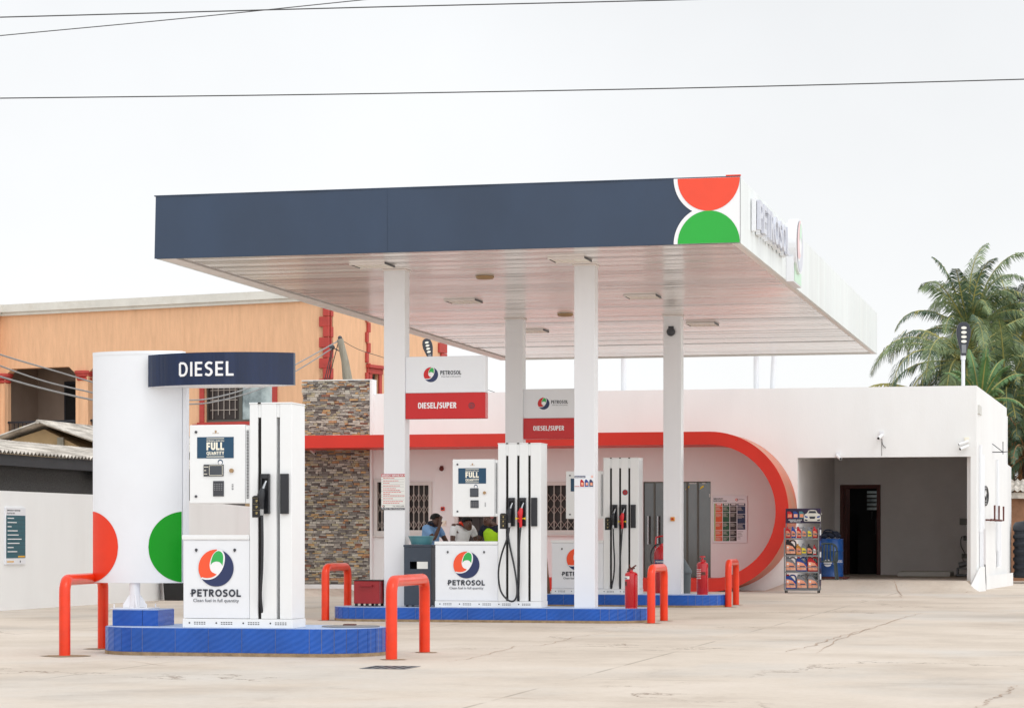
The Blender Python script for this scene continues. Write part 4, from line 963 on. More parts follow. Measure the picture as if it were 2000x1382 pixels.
# ------------------------------------------------------------------ barrier hoops
def hoop(x, ya, yb, label, xb=None, h=.83):
    xb = x if xb is None else xb; LX = lambda y: x+(xb-x)*(y-ya)/(yb-ya)
    r = .058; rb = .13; Ls = yb-ya
    root = empty('barrier_hoop', (x, ya, gz(x, ya)), label, 'barrier', 'orange red barrier hoops at the island ends')
    P = [(x, ya, -.05), (x, ya, h-r-rb)]
    P += [(x, ya+rb-rb*cos(a), h-r-rb+rb*sin(a)) for a in [pi/2*i/6 for i in range(1, 7)]]
    P += [(x, yb-rb+rb*sin(a), h-r-rb+rb*cos(a)) for a in [pi/2*i/6 for i in range(0, 7)]]
    P += [(x, yb, -.05)]
    P = [(LX(p[1]), p[1], p[2]) for p in P]
    mb = MB(); mb.tube(P, r, 18); mb.build('hoop_pipe', 'bollard', root, smooth=True)
    rs = random.Random(int(x*100))
    for y in (ya, yb):
        mb = MB(); k = 22; R_ = rs.uniform(.14, .22) if 'left of the near' in label else .085
        vs = [(LX(y)+.02, y, gz(x, y)+.008)]+[(LX(y)+.02+R_*(1.25+.5*rs.random())*cos(2*pi*i/k), y+R_*(1+.4*rs.random())*sin(2*pi*i/k), gz(x, y)+.004) for i in range(k)]
        mb.add(vs, [(0, i+1, (i+1) % k+1) for i in range(k)])
        mb.build('footing_patch', 'mortar', root)
hoop(-10.28, 23.62, 25.24, 'orange red pipe hoop left of the nearest island, partly behind the pylon sign', -10.54)
hoop(-6.84, 23.67, 25.23, 'orange red pipe hoop right of the nearest island, closest to the drain grate', -6.93)
hoop(-11.04, 34.74, 35.84, 'orange red pipe hoop in front of the stone wall beside the red box')
hoop(-6.19, 34.56, 35.66, 'orange red pipe hoop at the right end of the middle island beside an extinguisher', -6.2)
hoop(-6.35, 43.05, 44.38, 'orange red pipe hoop at the right end of the rear island', -6.41)

# ------------------------------------------------------------------ grade signs on pillars
def grade_sign(x0, y0, z0, w, h, label):
    root = empty('grade_sign', (x0, y0, z0), label, 'sign', 'grade signs on the canopy pillars')
    zr = h*.415; D = .16
    mb = MB(); mb.M = front(x0, y0, z0); mb.box(0, w, zr, h, -D, 0); pw = mb.build('sign_box', 'panel_white', root, bevel=.006)
    mb = MB(); mb.M = front(x0, y0, z0); mb.box(-.001, w+.001, 0, zr-.002, -D-.001, .004); pr = mb.build('grade_panel', 'sign_red', root, bevel=.006)
    mb = MB(); mb.M = front(x0, y0, z0); cx_ = w*.32; cz_ = zr+(h-zr)*.50
    logo(mb, cx_, cz_, h*.12, .0015, 0, 1, 2, 3)
    mb.caps('PETROSOL', w*.438, w*.70, cz_-.005, cz_+.056, .002, 4, .2, .13); mb.text('Clean fuel in full quantity', w*.45, w*.695, cz_-.045, cz_-.02, .002, 4, 0)
    mb.build('emblem', ['logo_navy', 'logo_white', 'sign_red', 'logo_green', 'text_dark'], pw)
    mb = MB(); mb.M = front(x0, y0, z0)
    mb.caps('DIESEL/SUPER', w*.16, w*.64, zr*.40, zr*.63, .006, 0, .21, .12); mb.build('lettering', 'logo_white', pr)
    mb = MB(); mb.M = front(x0, y0, z0); c = (w*.83, zr*.49)
    mb.disc(c[0], c[1], .046, .0055, 0, 24); mb.disc(c[0], c[1], .035, .007, 1, 24)
    for i in range(3): mb.rect(c[0]-.018, c[0]+.018, c[1]-.018+i*.014, c[1]-.011+i*.014, .0085, 0)
    mb.build('seal_sticker', ['text_dark', 'ext_red'], pr)
    mb = MB(); mb.box(x0-.02, x0+.04, y0+.04, y0+.12, z0+.05, z0+h-.05); mb.build('bracket', 'pillar_white', root)
def gs(px0, px1, py0, py1, Y, label):
    a, b = PY(px0, py1, Y), PY(px1, py0, Y); grade_sign(a.x, Y, a.z, b.x-a.x, b.z-a.z, label)
gs(792, 948, 694, 818, 35.03, 'red and white DIESEL/SUPER sign fixed to the left front pillar')
gs(1022, 1147, 758, 857, 43.36, 'red and white DIESEL/SUPER sign on the rear pillar, partly behind the right front pillar')
# ------------------------------------------------------------------ posters and small fittings
def flat(name, label, cat, M_, w, h, th, m='paper', bevel=.002):
    mb = MB(); mb.M = M_; mb.box(0, w, 0, h, 0, th); o = mb.build(name, m, None, bevel=bevel); return tag(o, label, cat)
a, b = PY(744.5, 995, 34.99), PY(791, 925, 34.99); w, h = b.x-a.x, b.z-a.z; Mx = front(a.x, 34.995, a.z)
po = flat('emergency_poster', 'white poster of red emergency response lines with a crimson header on the left front pillar', 'poster', Mx, w, h, .004)
mb = MB(); mb.M = Mx; mb.rect(0, w, h*.92, h, .0055, 0); mb.rect(0, w, 0, h*.06, .0055, 1)
rs = random.Random(2)
for i, (z, l) in enumerate(((.885, .42), (.81, .64), (.745, .3), (.67, .66), (.595, .53), (.55, .7), (.49, .67), (.445, .24), (.39, .83), (.315, .43), (.235, .85), (.19, .65))):
    x = w*.08
    while x < w*(.06+l): k = rs.uniform(.015, .04); mb.rect(x, x+k, z*h-.004, z*h+.004, .0055, 2); x += k+.006
for z in (.855, .78, .71, .64, .52, .42, .355, .28, .14): mb.rect(0, w*.96, z*h-.001, z*h+.001, .0055, 3)
mb.text('EMERGENCY RESPONSE FOR FI', .008, w-.002, h*.935, h*.985, .007, 4, .03); mb.text('Do Not Take Unnecessary R', .008, w-.002, h*.012, h*.05, .007, 4, .03)
mb.text('Tel: 0302-2480', w*.48, w*.97, h*.085, h*.118, .0055, 3, .02); logo(mb, w*.1, h*.1, .017, .0045, 1, 4, 2, 5, .001)
mb.build('poster_print', ['ext_red', 'text_dark', 'text_red', 'text_grey', 'logo_white', 'logo_green'], po)
a, b = PY(1122, 951, 34.99), PY(1160, 928, 34.99); w, h = b.x-a.x, b.z-a.z; Mx = front(a.x, 34.996, a.z)
po = flat('oil_poster', 'small lubricant sticker showing red, blue and orange oil cans on the right front pillar', 'poster', Mx, w, h, .003, 'panel_white')
mb = MB(); mb.M = Mx; mb.rect(.0, w*.56, h*.8, h*.98, .0045, 0); mb.rect(0, w*.25, .01, h*.1, .0045, 1)
for i, c in enumerate((1, 2, 0)):
    x = w*(.29+.235*i); 
    mb.add([(x, h*.05, .0045), (x+w*.2, h*.05, .0045), (x+w*.2, h*.45, .0045), (x+w*.1, h*.66, .0045), (x+w*.03, h*.66, .0045), (x, h*.5, .0045)], [(0, 1, 2, 3, 4, 5)], c)
    mb.rect(x+.015, x+w*.17, h*.15, h*.4, .006, 3)
mb.text('ENHANCED ENGINE', w*.03, w*.53, h*.84, h*.93, .006, 4, .02); mb.disc(w*.9, h*.9, .018, .0045, 3, 14); mb.disc(w*.9, h*.9, .009, .006, 4, 14)
mb.build('poster_print', ['logo_navy', 'ext_red', 'bottle_blue', 'label_orange', 'logo_white'], po)
# emergency plan board on the pink-lit wall inside the loop
a, b = PY(1392, 1060, YW), PY(1460, 967, YW); w, h = b.x-a.x, b.z-a.z; Mx = front(a.x, YW, a.z)
po = flat('plan_board', 'white emergency response plan board with orange, green, black and navy columns beside the glass entrance', 'notice board', Mx, w, h, .03, 'panel_white', .008)
mb = MB(); mb.M = Mx; B_ = h*.045; T_ = h*.835; c = .032
cols = ((.03, .065, 6), (.07, .27, 0), (.285, .48, 1), (.50, .695, 2), (.715, .95, 3))
for j, (u0, u1, mi) in enumerate(cols):
    z0 = B_ if j < 4 else h*.285
    mb.rect(w*(u0*.97+.02), w*(u1*.97+.02), z0, T_, c, mi)
    if j == 0: continue
    mb.rect(w*(u0*.97+.05), w*(u1*.97-.01), h*.80, h*.825, c+.0015, 4)
    for z in ((.775, .645, .44, .275, .14) if j < 4 else (.775, .61, .405)):
        mb.rect(w*(u0*.97+.02), w*(u1*.97+.02), z*h-.004, z*h+.004, c+.0015, 4)
        for k in range(5):
            l = rs.uniform(.5, .95); zz = z*h-.03-k*.016
            if zz > z0+.02: mb.rect(w*(u0*.97+.03), w*(u0*.97+.03+(u1-u0)*l*.85), zz-.003, zz+.003, c+.0015, 5)
for k in range(6): mb.rect(w*.72, w*(.72+rs.uniform(.08, .2)), h*(.24-.03*k), h*(.247-.03*k), c, 7)
mb.text('EMERGENCY', w*.03, w*.31, h*.915, h*.95, c, 7, .03); mb.text('RESPONSE PLAN', w*.03, w*.41, h*.868, h*.903, c, 7, .03)
mb.disc(w*.7, h*.91, .032, c, 7, 16); mb.disc(w*.69, h*.91, .028, c+.001, 0, 16); mb.disc(w*.7, h*.91, .015, c+.002, 4, 16); mb.text('PETROSOL', w*.76, w*.92, h*.91, h*.928, c, 7, .02)
mb.build('board_print', ['p_orange', 'p_green', 'p_black', 'p_navy', 'logo_white', 'cornice', 'p_lime', 'text_dark'], po)
# board on the perimeter wall
PW = -17.7
a, b = PX(8, 1102, PW), PX(47, 991, PW); w, h = b.y-a.y, b.z-a.z; Mx = facex(PW, a.y, a.z)
po = flat('teal_notice_board', 'tall teal emergency notice board leaning on the white perimeter wall at far left', 'notice board', Mx, w, h, .03, 'panel_white', .004)
mb = MB(); mb.M = Mx; c = .032; mb.rect(w*.02, w*.98, h*.11, h*.86, c, 0)
for i in range(9): 
    z = h*(.81-.073*i); mb.rect(w*.02, w*.98, z-h*.037, z-h*.034, c+.0015, 3); mb.rect(w*.08, w*(.08+(.32, .46, .2, .5, .55, .7, .6, .3, .48)[i]), z-h*.008, z+h*.008, c+.0015, 1)
mb.rect(w*.6, w*.95, h*.125, h*.15, c+.0015, 2); mb.rect(w*.06, w*.4, h*.04, h*.06, c, 2); mb.disc(w*.72, h*.05, .02, c, 3, 14)
mb.text('EMERGENCY RESPONSE', w*.06, w*.72, h*.935, h*.96, c, 3, .02); mb.text('PLAN FOR FIRE', w*.06, w*.45, h*.885, h*.91, c, 3, .02)
mb.build('board_print', ['poster_teal', 'logo_white', 'kerb_yellow', 'text_dark'], po)
# alarm bells, call points
def bell(p, r, label):
    mb = MB(); mb.M = frame(p, (1, 0, 0), (0, 0, 1), (0, -1, 0)); mb.lathe([(r*.5, -.0), (r*.55, .03), (r, .035), (r*.95, .055), (r*.55, .08), (r*.2, .09)], 0, 0, 0, 24); mb.box(-r*.6, r*.6, r*.8, r*1.25, 0, .03)
    tag(mb.build('alarm_bell', 'iron_brown' if r < .06 else 'dark_grey', None, smooth=True), label, 'alarm bell', 'alarm bells')
bell(PY(1311, 648, 43.3), .078, 'round grey alarm bell high on the rear right pillar'); 
bell(PY(863, 915, YW), .055, 'dark red alarm bell on the wall under the red band, right of the grilled window')
def callpt(p, s, m1, m2, label):
    mb = MB(); mb.M = frame(p, (1, 0, 0), (0, 0, 1), (0, -1, 0)); mb.box(-s, s, -s, s, 0, .04); 
    o = mb.build('call_point', m1, None, bevel=.006); tag(o, label, 'call point')
    mb = MB(); mb.M = frame(p, (1, 0, 0), (0, 0, 1), (0, -1, 0)); mb.tube([(0, 0, .041), (0, 0, .06)], s*.5, 14) if m2 != 'text_dark' else mb.box(-s*.6, s*.6, -s*.5, s*.5, .041, .045)
    mb.build('push_button', m2, o)
callpt(PY(1314, 1013, 43.3), .036, 'orange_btn', 'ext_red', 'small orange emergency stop switch at mid height on the rear right pillar')
callpt(PY(865, 993, YW), .045, 'orange_red', 'text_dark', 'small red fire call point on the wall between the window and the middle pump')
mb = MB(); p = PY(867, 1021, YW); mb.M = front(p.x, YW, p.z); mb.box(-.06, .06, -.06, .06, 0, .04); mb.tube([(.02, 0, .04), (.02, 0, .07)], .03, 12)
tag(mb.build('wall_socket', 'cream', None, bevel=.005), 'cream wall socket low on the shop wall behind the people', 'socket')
def cctv(p, ang, label, twin=False):
    root = empty('security_camera', p, label, 'camera', 'security cameras on the shop wall')
    mb = MB(); mb.box(p.x-.05, p.x+.05, p.y-.03, p.y, p.z-.05, p.z+.05); mb.tube([p+Vector((0, -.03, -.02)), p+Vector((0, -.1, -.06))], .014, 8); mb.build('camera_bracket', 'cream' if twin else 'white_metal', root)
    for a_ in ((ang, -.9) if twin else (ang,)):
        q = p+Vector((0, -.1, -.06 if a_ == ang else -.16)); e_ = q+Vector((sin(a_)*.17, -cos(a_)*.17, -.06)); f_ = q-Vector((sin(a_)*.05, -cos(a_)*.05, -.02))
        mb = MB(); mb.tube([f_, e_], .036, 14); c_ = mb.build('camera_body', 'pump_white', root, smooth=True)
        mb = MB(); d_ = (e_-q).normalized(); mb.tube([e_+d_*.001, e_+d_*.006], .028, 14); mb.build('lens', 'black', c_)
cctv(PY(1722, 846, YW), -.3, 'single white security camera above the middle of the garage opening')
cctv(PY(1888, 858, YW), -1.3, 'pair of white security cameras above the right end of the garage opening', True)
cctv(PY(1637, 886, YW), .5, 'small grey security camera hanging at the top left of the garage opening')
cctv(PY(612, 876, sy-.02), .8, 'tiny security camera on the stone cladding just below the red band')
mb = MB(); mb.tube(smoothpts([PY(1722, 856, YW-.02), PY(1724, 868, YW-.02), PY(1730, 874, YW-.02)]), .008, 5); mb.tube([PY(1722, 862, YW-.01), PY(1722, 890, YW-.01)], .004, 4)
tag(mb.build('loose_cable', 'cable', None), 'thin loose cable dangling below the single camera over the garage', 'cable')
# drain grate
c = PG(762, 1303); mb2 = MB()
for i in range(2): mb2.box(c.x-.22, c.x+.22, c.y-.26+i*.5, c.y-.235+i*.5, .0025, .005); mb2.box(c.x-.22+i*.415, c.x-.195+i*.415, c.y-.235, c.y+.24, .0025, .005)
for i in range(4): mb2.box(c.x-.13+i*.08, c.x-.105+i*.08, c.y-.235, c.y+.24, .003, .0045)
g = mb2.build('drain_grate', 'grey_metal'); tag(g, 'small steel drain grate set in the concrete in front of the near right hoop', 'drain')
mb = MB(); mb.box(c.x-.21, c.x+.21, c.y-.25, c.y+.25, .0008, .0022); mb.build('drain_pit', 'very_dark', g)

# ------------------------------------------------------------------ bin, basin, red box
bx = PY(789, 1, 34.75).x; bx2 = PY(842, 1, 34.75).x; zt = PY(800, 1063, 34.75).z
bn = empty('litter_bin', ((bx+bx2)/2, 35, .205), 'dark blue grey metal litter bin with a square flap opening beside the middle pump', 'bin')
mb = MB(); Mx = front(bx, 34.75, 0); mb.M = Mx; w = bx2-bx
ox0, ox1, oz0, oz1 = w*.22, w*.88, PY(1, 1108, 34.75).z, PY(1, 1094, 34.75).z
wall(mb, 0, w, .235, zt-.035, [(ox0, ox1, oz0, oz1)], -.01, 0); mb.box(0, .01, .235, zt-.035, -.38, -.011); mb.box(w-.01, w, .235, zt-.035, -.38, -.011); mb.box(.011, w-.011, .235, zt-.035, -.38, -.37)
mb.box(.0, w, .225, .234, -.38, 0); mb.build('bin_body', 'bin_navy', bn, bevel=.003)
mb = MB(); mb.M = Mx; mb.box(-.008, w+.012, zt-.034, zt, -.39, .01); mb.build('bin_lid', 'bin_navy', bn, bevel=.006)
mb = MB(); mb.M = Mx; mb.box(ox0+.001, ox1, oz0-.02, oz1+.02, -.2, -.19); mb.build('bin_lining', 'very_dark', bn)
mb = MB(); mb.M = Mx; mb.box(ox0+(ox1-ox0)*.4, ox1+.0, oz0+.003, oz1-.003, .001, .004); mb.build('bin_flap', 'paper', bn)
mb = MB(); mb.M = Mx
for a in (.02, w-.05): 
    for c_ in (-.05, -.36): mb.box(a, a+.03, .207, .226, c_-.02, c_+.02)
mb.build('bin_feet', 'black', bn)
bc = PY(823, 1, 34.95).x
mb = MB(); mb.lathe([(.145, 0), (.15, .01), (.182, .105), (.19, .11), (.19, .125), (.178, .125), (.17, .11), (.14, .015)], bc, 34.95, zt+.002, 32); tag(mb.build('plastic_basin', 'basin_teal', None, smooth=True), 'round teal plastic basin standing on top of the dark litter bin', 'basin')
x0, x1 = PY(691, 1, 34.85).x, PY(741, 1, 34.85).x; z0, z1 = .245, PY(1, 1129, 34.85).z
rb = empty('red_metal_box', ((x0+x1)/2, 35, .205), 'battered dark red metal box with a front handle left of the left front pillar', 'metal box')
mb = MB(); mb.box(x0, x1, 34.85, 35.2, z0, z1-.012); mb.build('box_body', 'box_red', rb, bevel=.006)
mb = MB(); mb.box(x0-.012, x1+.012, 34.84, 35.21, z1-.011, z1); mb.build('box_lid', 'black', rb)
mb = MB(); mb.tube([(x0+.1, 34.849, z1-.08), (x0+.1, 34.81, z1-.085), (x1-.1, 34.81, z1-.085), (x1-.1, 34.849, z1-.08)], .009, 8); mb.box(x0+.08, x1-.08, 34.843, 34.849, z1-.105, z1-.055); mb.build('handle', 'box_red', rb)
mb = MB()
for a in (x0+.03, (x0+x1)/2, x1-.05):
    for b in (34.88, 35.17): mb.box(a-.018, a+.018, b-.018, b+.018, .206, .246)
mb.build('box_feet', 'black', rb)

# ------------------------------------------------------------------ fire extinguishers
def extinguisher(px, py0, py1, Y, zb_, r, label, style=0):
    X = PY(px, 1, Y).x; zt_ = PY(px, py0, Y).z; h = zt_-zb_; body = h*.80
    root = empty('fire_extinguisher', (X, Y, zb_), label, 'fire extinguisher', 'upright red fire extinguishers')
    mb = MB(); mb.lathe([(r*.9, .0), (r, .015), (r, body*.90), (r*.93, body*.95), (r*.65, body*.985), (r*.28, body), (r*.22, body+.03)], X, Y, zb_+.02, 26)
    mb.lathe([(r*.97, 0), (r*.97, .022)], X, Y, zb_, 14); cyl = mb.build('cylinder', 'ext_red', root, smooth=True)
    mb = MB(); z = zb_+.02+body+.03
    if style == 0:
        mb.box(X-.02, X+.02, Y-.02, Y+.02, z-.01, z+.03); mb.tube([(X-.05, Y, z), (X+.01, Y, z+.02), (X+.07, Y, z+.06)], .01, 6); mb.tube([(X-.06, Y, z-.03), (X-.02, Y, z+.0), (X+.05, Y, z+.02)], .009, 6); mb.tube([(X+.0, Y, z), (X-.03, Y-.02, z+.07)], .008, 6)
    else:
        mb.tube([(X, Y, z-.01), (X, Y, z+.04)], .02, 10); mb.tube([(X, Y, z+.045), (X, Y, z+.07)], .05, 14); mb.tube([(X-.04, Y, z), (X+.06, Y, z-.02)], .012, 6)
    mb.build('valve', 'iron_brown' if style == 0 else 'ext_red', root, smooth=True)
    mb = MB(); n = 8; lz0, lz1 = (.70, .78) if style == 0 else (.42, .72)
    def patch(a0, a1, z0, z1, mi):
        vs = []
        for i in range(n+1):
            w = a0+(a1-a0)*i/n; 
            for z_ in (z0, z1): vs.append((X+(r+.0015)*sin(w), Y-(r+.0015)*cos(w), zb_+.02+body*z_))
        mb.add(vs, [(2*i, 2*i+2, 2*i+3, 2*i+1) for i in range(n)], mi)
    if style == 0: patch(-1.4, -.1, .79, .87, 0); patch(-1.35, -.5, .8, .83, 1); patch(-1.2, -.55, .6, .72, 2)
    else: 
        for i in range(6): patch(-1.2, -.1, .47+.055*i, .487+.055*i, 0)
        patch(-.1, .7, .58, .68, 2)
    mb.build('label', ['paper', 'logo_navy', 'iron_brown'], cyl)
extinguisher(1233, 1101, 1185, 34.72, .205, .092, 'red fire extinguisher on the middle island right of the right front pillar')
extinguisher(1372, 1083, 1157, 43.0, .215, .10, 'red fire extinguisher with a round valve wheel on the rear island right of its pillar', 1)
# wheeled extinguisher behind the rear pillar
Y = 46.0; p = PY(1291, 1155, Y); z0 = 0; X = PY(1292, 1, Y).x
tr = empty('wheeled_extinguisher', (X, Y, 0), 'large red wheeled powder extinguisher half hidden behind the rear right pillar', 'fire extinguisher')
mb = MB(); mb.lathe([(.12, .0), (.145, .03), (.145, .80), (.12, .88), (.05, .93), (.04, .98)], X, Y, .12, 26); mb.build('cylinder', 'ext_red', tr, smooth=True)
mb = MB(); mb.tube(smoothpts([(X-.14, Y+.16, .2), (X-.14, Y+.16, 1.1), (X-.10, Y+.18, 1.22), (X+.10, Y+.18, 1.22), (X+.14, Y+.16, 1.1), (X+.14, Y+.16, .2)], 5), .015, 8); mb.build('trolley_frame', 'ext_red', tr, smooth=True)
mb = MB(); mb.tube(smoothpts([(X, Y-.03, 1.1), (X-.12, Y-.08, 1.05), (X-.19, Y-.08, .9), (X-.17, Y-.1, .72), (X-.1, Y-.15, .62)], 6), .014, 8); mb.build('hose', 'rubber', tr, smooth=True)
for s_ in (-1, 1):
    mb = MB(); mb.tube([(X+s_*.17, Y+.14, .13), (X+s_*.21, Y+.14, .13)], .13, 20); mb.build('wheel', 'black', tr)
mb = MB(); mb.M = front(X, Y-.15, 0); mb.box(-.1, .1, .72, .80, 0, .004, 0); mb.text('POWDER', -.08, .08, .74, .78, .006, 1, .02); mb.build('label', ['logo_navy', 'logo_white'], tr)
# grey bin behind the rear right pillar, board and can behind the middle pump, black bin by the perimeter wall
X = PY(1334, 1, 44.9).x; mb = MB(); mb.lathe([(.13, 0), (.15, .55), (.165, .56), (.165, .6), (.13, .66), (.03, .82), (.0001, .84)], X, 44.9, 0, 20)
tag(mb.build('swing_bin', 'bin_grey', None, smooth=True), 'grey plastic bin with a pointed lid showing right of the rear right pillar', 'bin')
X = PY(1070, 1, 43.1).x; mb = MB(); mb.add([(X-.05, 43.0, 1.18), (X-.03, 43.0, 1.18), (X+.06, 43.0, .22), (X-.06, 43.0, .22), (X-.05, 43.04, 1.18), (X-.03, 43.04, 1.18), (X+.06, 43.04, .22), (X-.06, 43.04, .22)], [(3, 2, 1, 0), (4, 5, 6, 7), (0, 1, 5, 4), (1, 2, 6, 5), (3, 0, 4, 7), (2, 3, 7, 6)])
tag(mb.build('wooden_board', 'wood_tan', None), 'narrow tapering wooden board standing between the middle and rear pumps', 'board')
mb = MB(); X = PY(1068, 1, 43.05).x; mb.lathe([(.065, 0), (.065, .34), (.05, .38), (.02, .42)], X-.06, 42.9, .217, 18); tag(mb.build('red_can', 'ext_red', None, smooth=True), 'red canister on the rear island mostly hidden behind the middle pump', 'canister')
p = PG(340, 1172); mb = MB(); mb.prism([(-.20, 0), (.20, 0), (.25, .62), (-.25, .62)], -.2, .2); mb.M = None
mb.v = [(v[0]+p.x, p.y+.2+v[2], v[1]) for v in mb.v]; mb.box(p.x-.27, p.x+.27, p.y-.02, p.y+.42, .62, .66)
tag(mb.build('black_bin', 'black', None, bevel=.01), 'black plastic bin on the ground behind the pylon sign', 'bin')

# ------------------------------------------------------------------ oil rack
RX0, RX1, RY = PY(1531, 1, 54.3).x, PY(1600, 1, 54.3).x, 54.3
RT = PY(1565, 992, RY).z; RW = RX1-RX0; RDp = .34
ra = empty('oil_rack', ((RX0+RX1)/2, RY, 0), 'grey wheeled display rack of motor oil with a dark printed car header', 'display rack')
def zz(py): return PY(1565, py, RY).z
shz = [zz(1149.5), zz(1115), zz(1083), zz(1050)]
mb = MB()
for x in (RX0, RX1-.025):
    mb.box(x, x+.025, RY, RY+.02, .06, RT-.3 if x == 0 else zz(1030)); mb.box(x, x+.025, RY+RDp-.02, RY+RDp, .06, RT)
for i, z in enumerate(shz):
    mb.box(RX0+.026, RX1-.026, RY-.004, RY+RDp-.021, z-.035, z-.008 if 0 else z-.004)
    mb.box(RX0+.026, RX1-.026, RY-.006, RY+.006, z+.085, z+.10)
mb.box(RX0+.026, RX1-.026, RY+RDp-.018, RY+RDp-.008, zz(1030)-.01, zz(1030)+.01)
mb.build('rack_frame', 'grey_metal', ra)
mb = MB(); mb.box(RX1+.001, RX1+.006, RY+.0, RY+RDp, .15, zz(1030), 0); 
for i in range(5): mb.box(RX1+.0065, RX1+.009, RY+.04, RY+RDp-.03, .3+i*.24, .42+i*.24, 1+i % 2)
mb.build('side_panel', ['header_purple', 'panel_white', 'bottle_blue'], ra)
mb = MB(); mb.M = front(RX0, RY+RDp-.04, 0)
hz0, hz1 = zz(1021), RT; mb.box(0, RW, hz0, hz1, -.02, 0, 0); hd = mb.build('header_panel', ['header_purple'], ra)
mb = MB(); mb.M = front(RX0, RY+RDp-.062, 0); hh = hz1-hz0
for i, c_ in enumerate((1, 2, 3)):
    x = .04+.13*i; mb.add([(x, hz0+hh*.35, 0), (x+.11, hz0+hh*.35, 0), (x+.11, hz0+hh*.66, 0), (x+.06, hz0+hh*.8, 0), (x, hz0+hh*.8, 0)], [(0, 1, 2, 3, 4)], c_); mb.rect(x+.015, x+.095, hz0+hh*.4, hz0+hh*.62, .0015, 4)
mb.text('ENHANCED ENGINE', .07, .36, hz0+hh*.19, hz0+hh*.26, .001, 0, .03); mb.text('PERFORMANCE', .1, .33, hz0+hh*.08, hz0+hh*.155, .001, 0, .03)
cxx = RW*.765; q = lambda P: [(cxx+u*.185, hz0+hh*v, 0) for u, v in P]
mb.add(q([(-1, .15), (-.9, .12), (.9, .12), (1, .15), (1, .42), (.9, .6), (.62, .68), (.45, .86), (.2, .9), (-.2, .9), (-.45, .86), (-.62, .68), (-.9, .6), (-1, .42)]), [tuple(range(14))], 5)
qq = lambda P, c: [(cxx+u*.185, hz0+hh*v, c) for u, v in P]
mb.add(qq([(-.5, .68), (.5, .68), (.36, .83), (-.36, .83)], .0015), [(0, 1, 2, 3)], 6); mb.add(qq([(-.38, .46), (.38, .46), (.28, .3), (-.28, .3)], .0015), [(3, 2, 1, 0)], 6)
for s_ in (-1, 1): 
    P = [(s_*.9, .52), (s_*.5, .44), (s_*.6, .36), (s_*.88, .4)]; P = P if s_ < 0 else P[::-1]
    mb.add(qq(P, .0015), [(0, 1, 2, 3)], 2); mb.add(qq([(s_*.9, .28), (s_*.55, .22), (s_*.6, .15), (s_*.9, .18)], .0015), [(0, 1, 2, 3)], 6); mb.rect(cxx+s_*.2-.012, cxx+s_*.2+.012, hz0+hh*.6, hz0+hh*.67, 0, 5)
mb.build('header_print', ['logo_white', 'bottle_red', 'bottle_blue', 'basin_teal', 'label_orange', 'cornice', 'text_dark'], hd)
for x in (RX0+.03, RX1-.03):
    for y in (RY+.03, RY+RDp-.03): mb = MB(); mb.tube([(x-.012, y, .03), (x+.012, y, .03)], .03, 14); mb.box(x-.015, x+.015, y-.01, y+.01, .055, .075); mb.build('castor', 'black', ra)
for z, m_ in ((shz[3], 0),): pass
def can_big(x, z, w, h, body, lab, label, y=RY+.05):
    root = empty('oil_can', (x+w/2, y+.06, z), label, 'oil can', 'motor oil cans on the display rack')
    mb = MB(); mb.M = front(x, y, z); d_ = -.13
    out_ = [(0, 0), (w, 0), (w, h*.72), (w*.97, h*.88), (w*.85, h*.93), (w*.55, h*.93), (w*.38, h*.90), (w*.30, h*.90), (w*.0, h*.86)]
    hole = [(w*.60, h*.60), (w*.86, h*.50), (w*.88, h*.74), (w*.80, h*.84), (w*.62, h*.82)]
    # body below, handle bridge above as a bent tube
    mb.prism([(0, 0), (w, 0), (w, h*.50), (w*.80, h*.56), (w*.56, h*.76), (w*.36, h*.88), (0, h*.88)], d_, 0, 0)
    mb.tube(smoothpts([(w*.30, h*.84, d_/2), (w*.52, h*.93, d_/2), (w*.80, h*.91, d_/2), (w*.94, h*.74, d_/2), (w*.93, h*.44, d_/2)], 5), w*.075, 8, 0)
    b_ = mb.build('can_body', body, root, smooth=False, bevel=.008, seg=2)
    mb = MB(); mb.M = front(x, y, z); mb.tube([(w*.17, h*.88, d_/2), (w*.17, h*.99, d_/2)], w*.13, 12); mb.build('cap', body if body != 'bottle_blue' else 'bottle_red', root)
    mb = MB(); mb.M = front(x, y, z); mb.add([(w*.06, h*.08, .002), (w*.94, h*.08, .002), (w*.92, h*.34, .002), (w*.66, h*.56, .002), (w*.3, h*.64, .002), (w*.06, h*.66, .002)], [tuple(range(6))], 0); mb.rect(w*.34, w*.8, h*.28, h*.37, .0035, 1); mb.disc(w*.2, h*.5, w*.09, .0035, 2, 12)
    mb.build('can_label', [lab, 'logo_navy', 'logo_white'], b_)
def can_small(x, z, w, h, body, lab, label, y=RY+.05):
    root = empty('oil_bottle', (x+w/2, y+.04, z), label, 'oil bottle', 'small oil bottles on the display rack')
    mb = MB(); mb.M = front(x, y, z); d_ = -.07
    mb.prism([(0, 0), (w, 0), (w, h*.55), (w*.8, h*.72), (w*.45, h*.86), (w*.1, h*.86), (0, h*.7)], d_, 0); b_ = mb.build('bottle_body', body, root, bevel=.006, seg=2)
    mb = MB(); mb.M = front(x, y, z); mb.tube([(w*.27, h*.86, d_/2), (w*.27, h, d_/2)], w*.17, 10); mb.build('cap', body if body != 'bottle_black' else 'bottle_black', root)
    mb = MB(); mb.M = front(x, y, z); mb.add([(w*.08, h*.15, .002), (w*.92, h*.15, .002), (w*.9, h*.45, .002), (w*.55, h*.6, .002), (w*.1, h*.62, .002)], [tuple(range(5))], 0); mb.rect(w*.3, w*.8, h*.28, h*.34, .0035, 1)
    mb.build('bottle_label', [lab, 'text_dark'], b_)
w1 = (RW-.06)/6; z = shz[3]
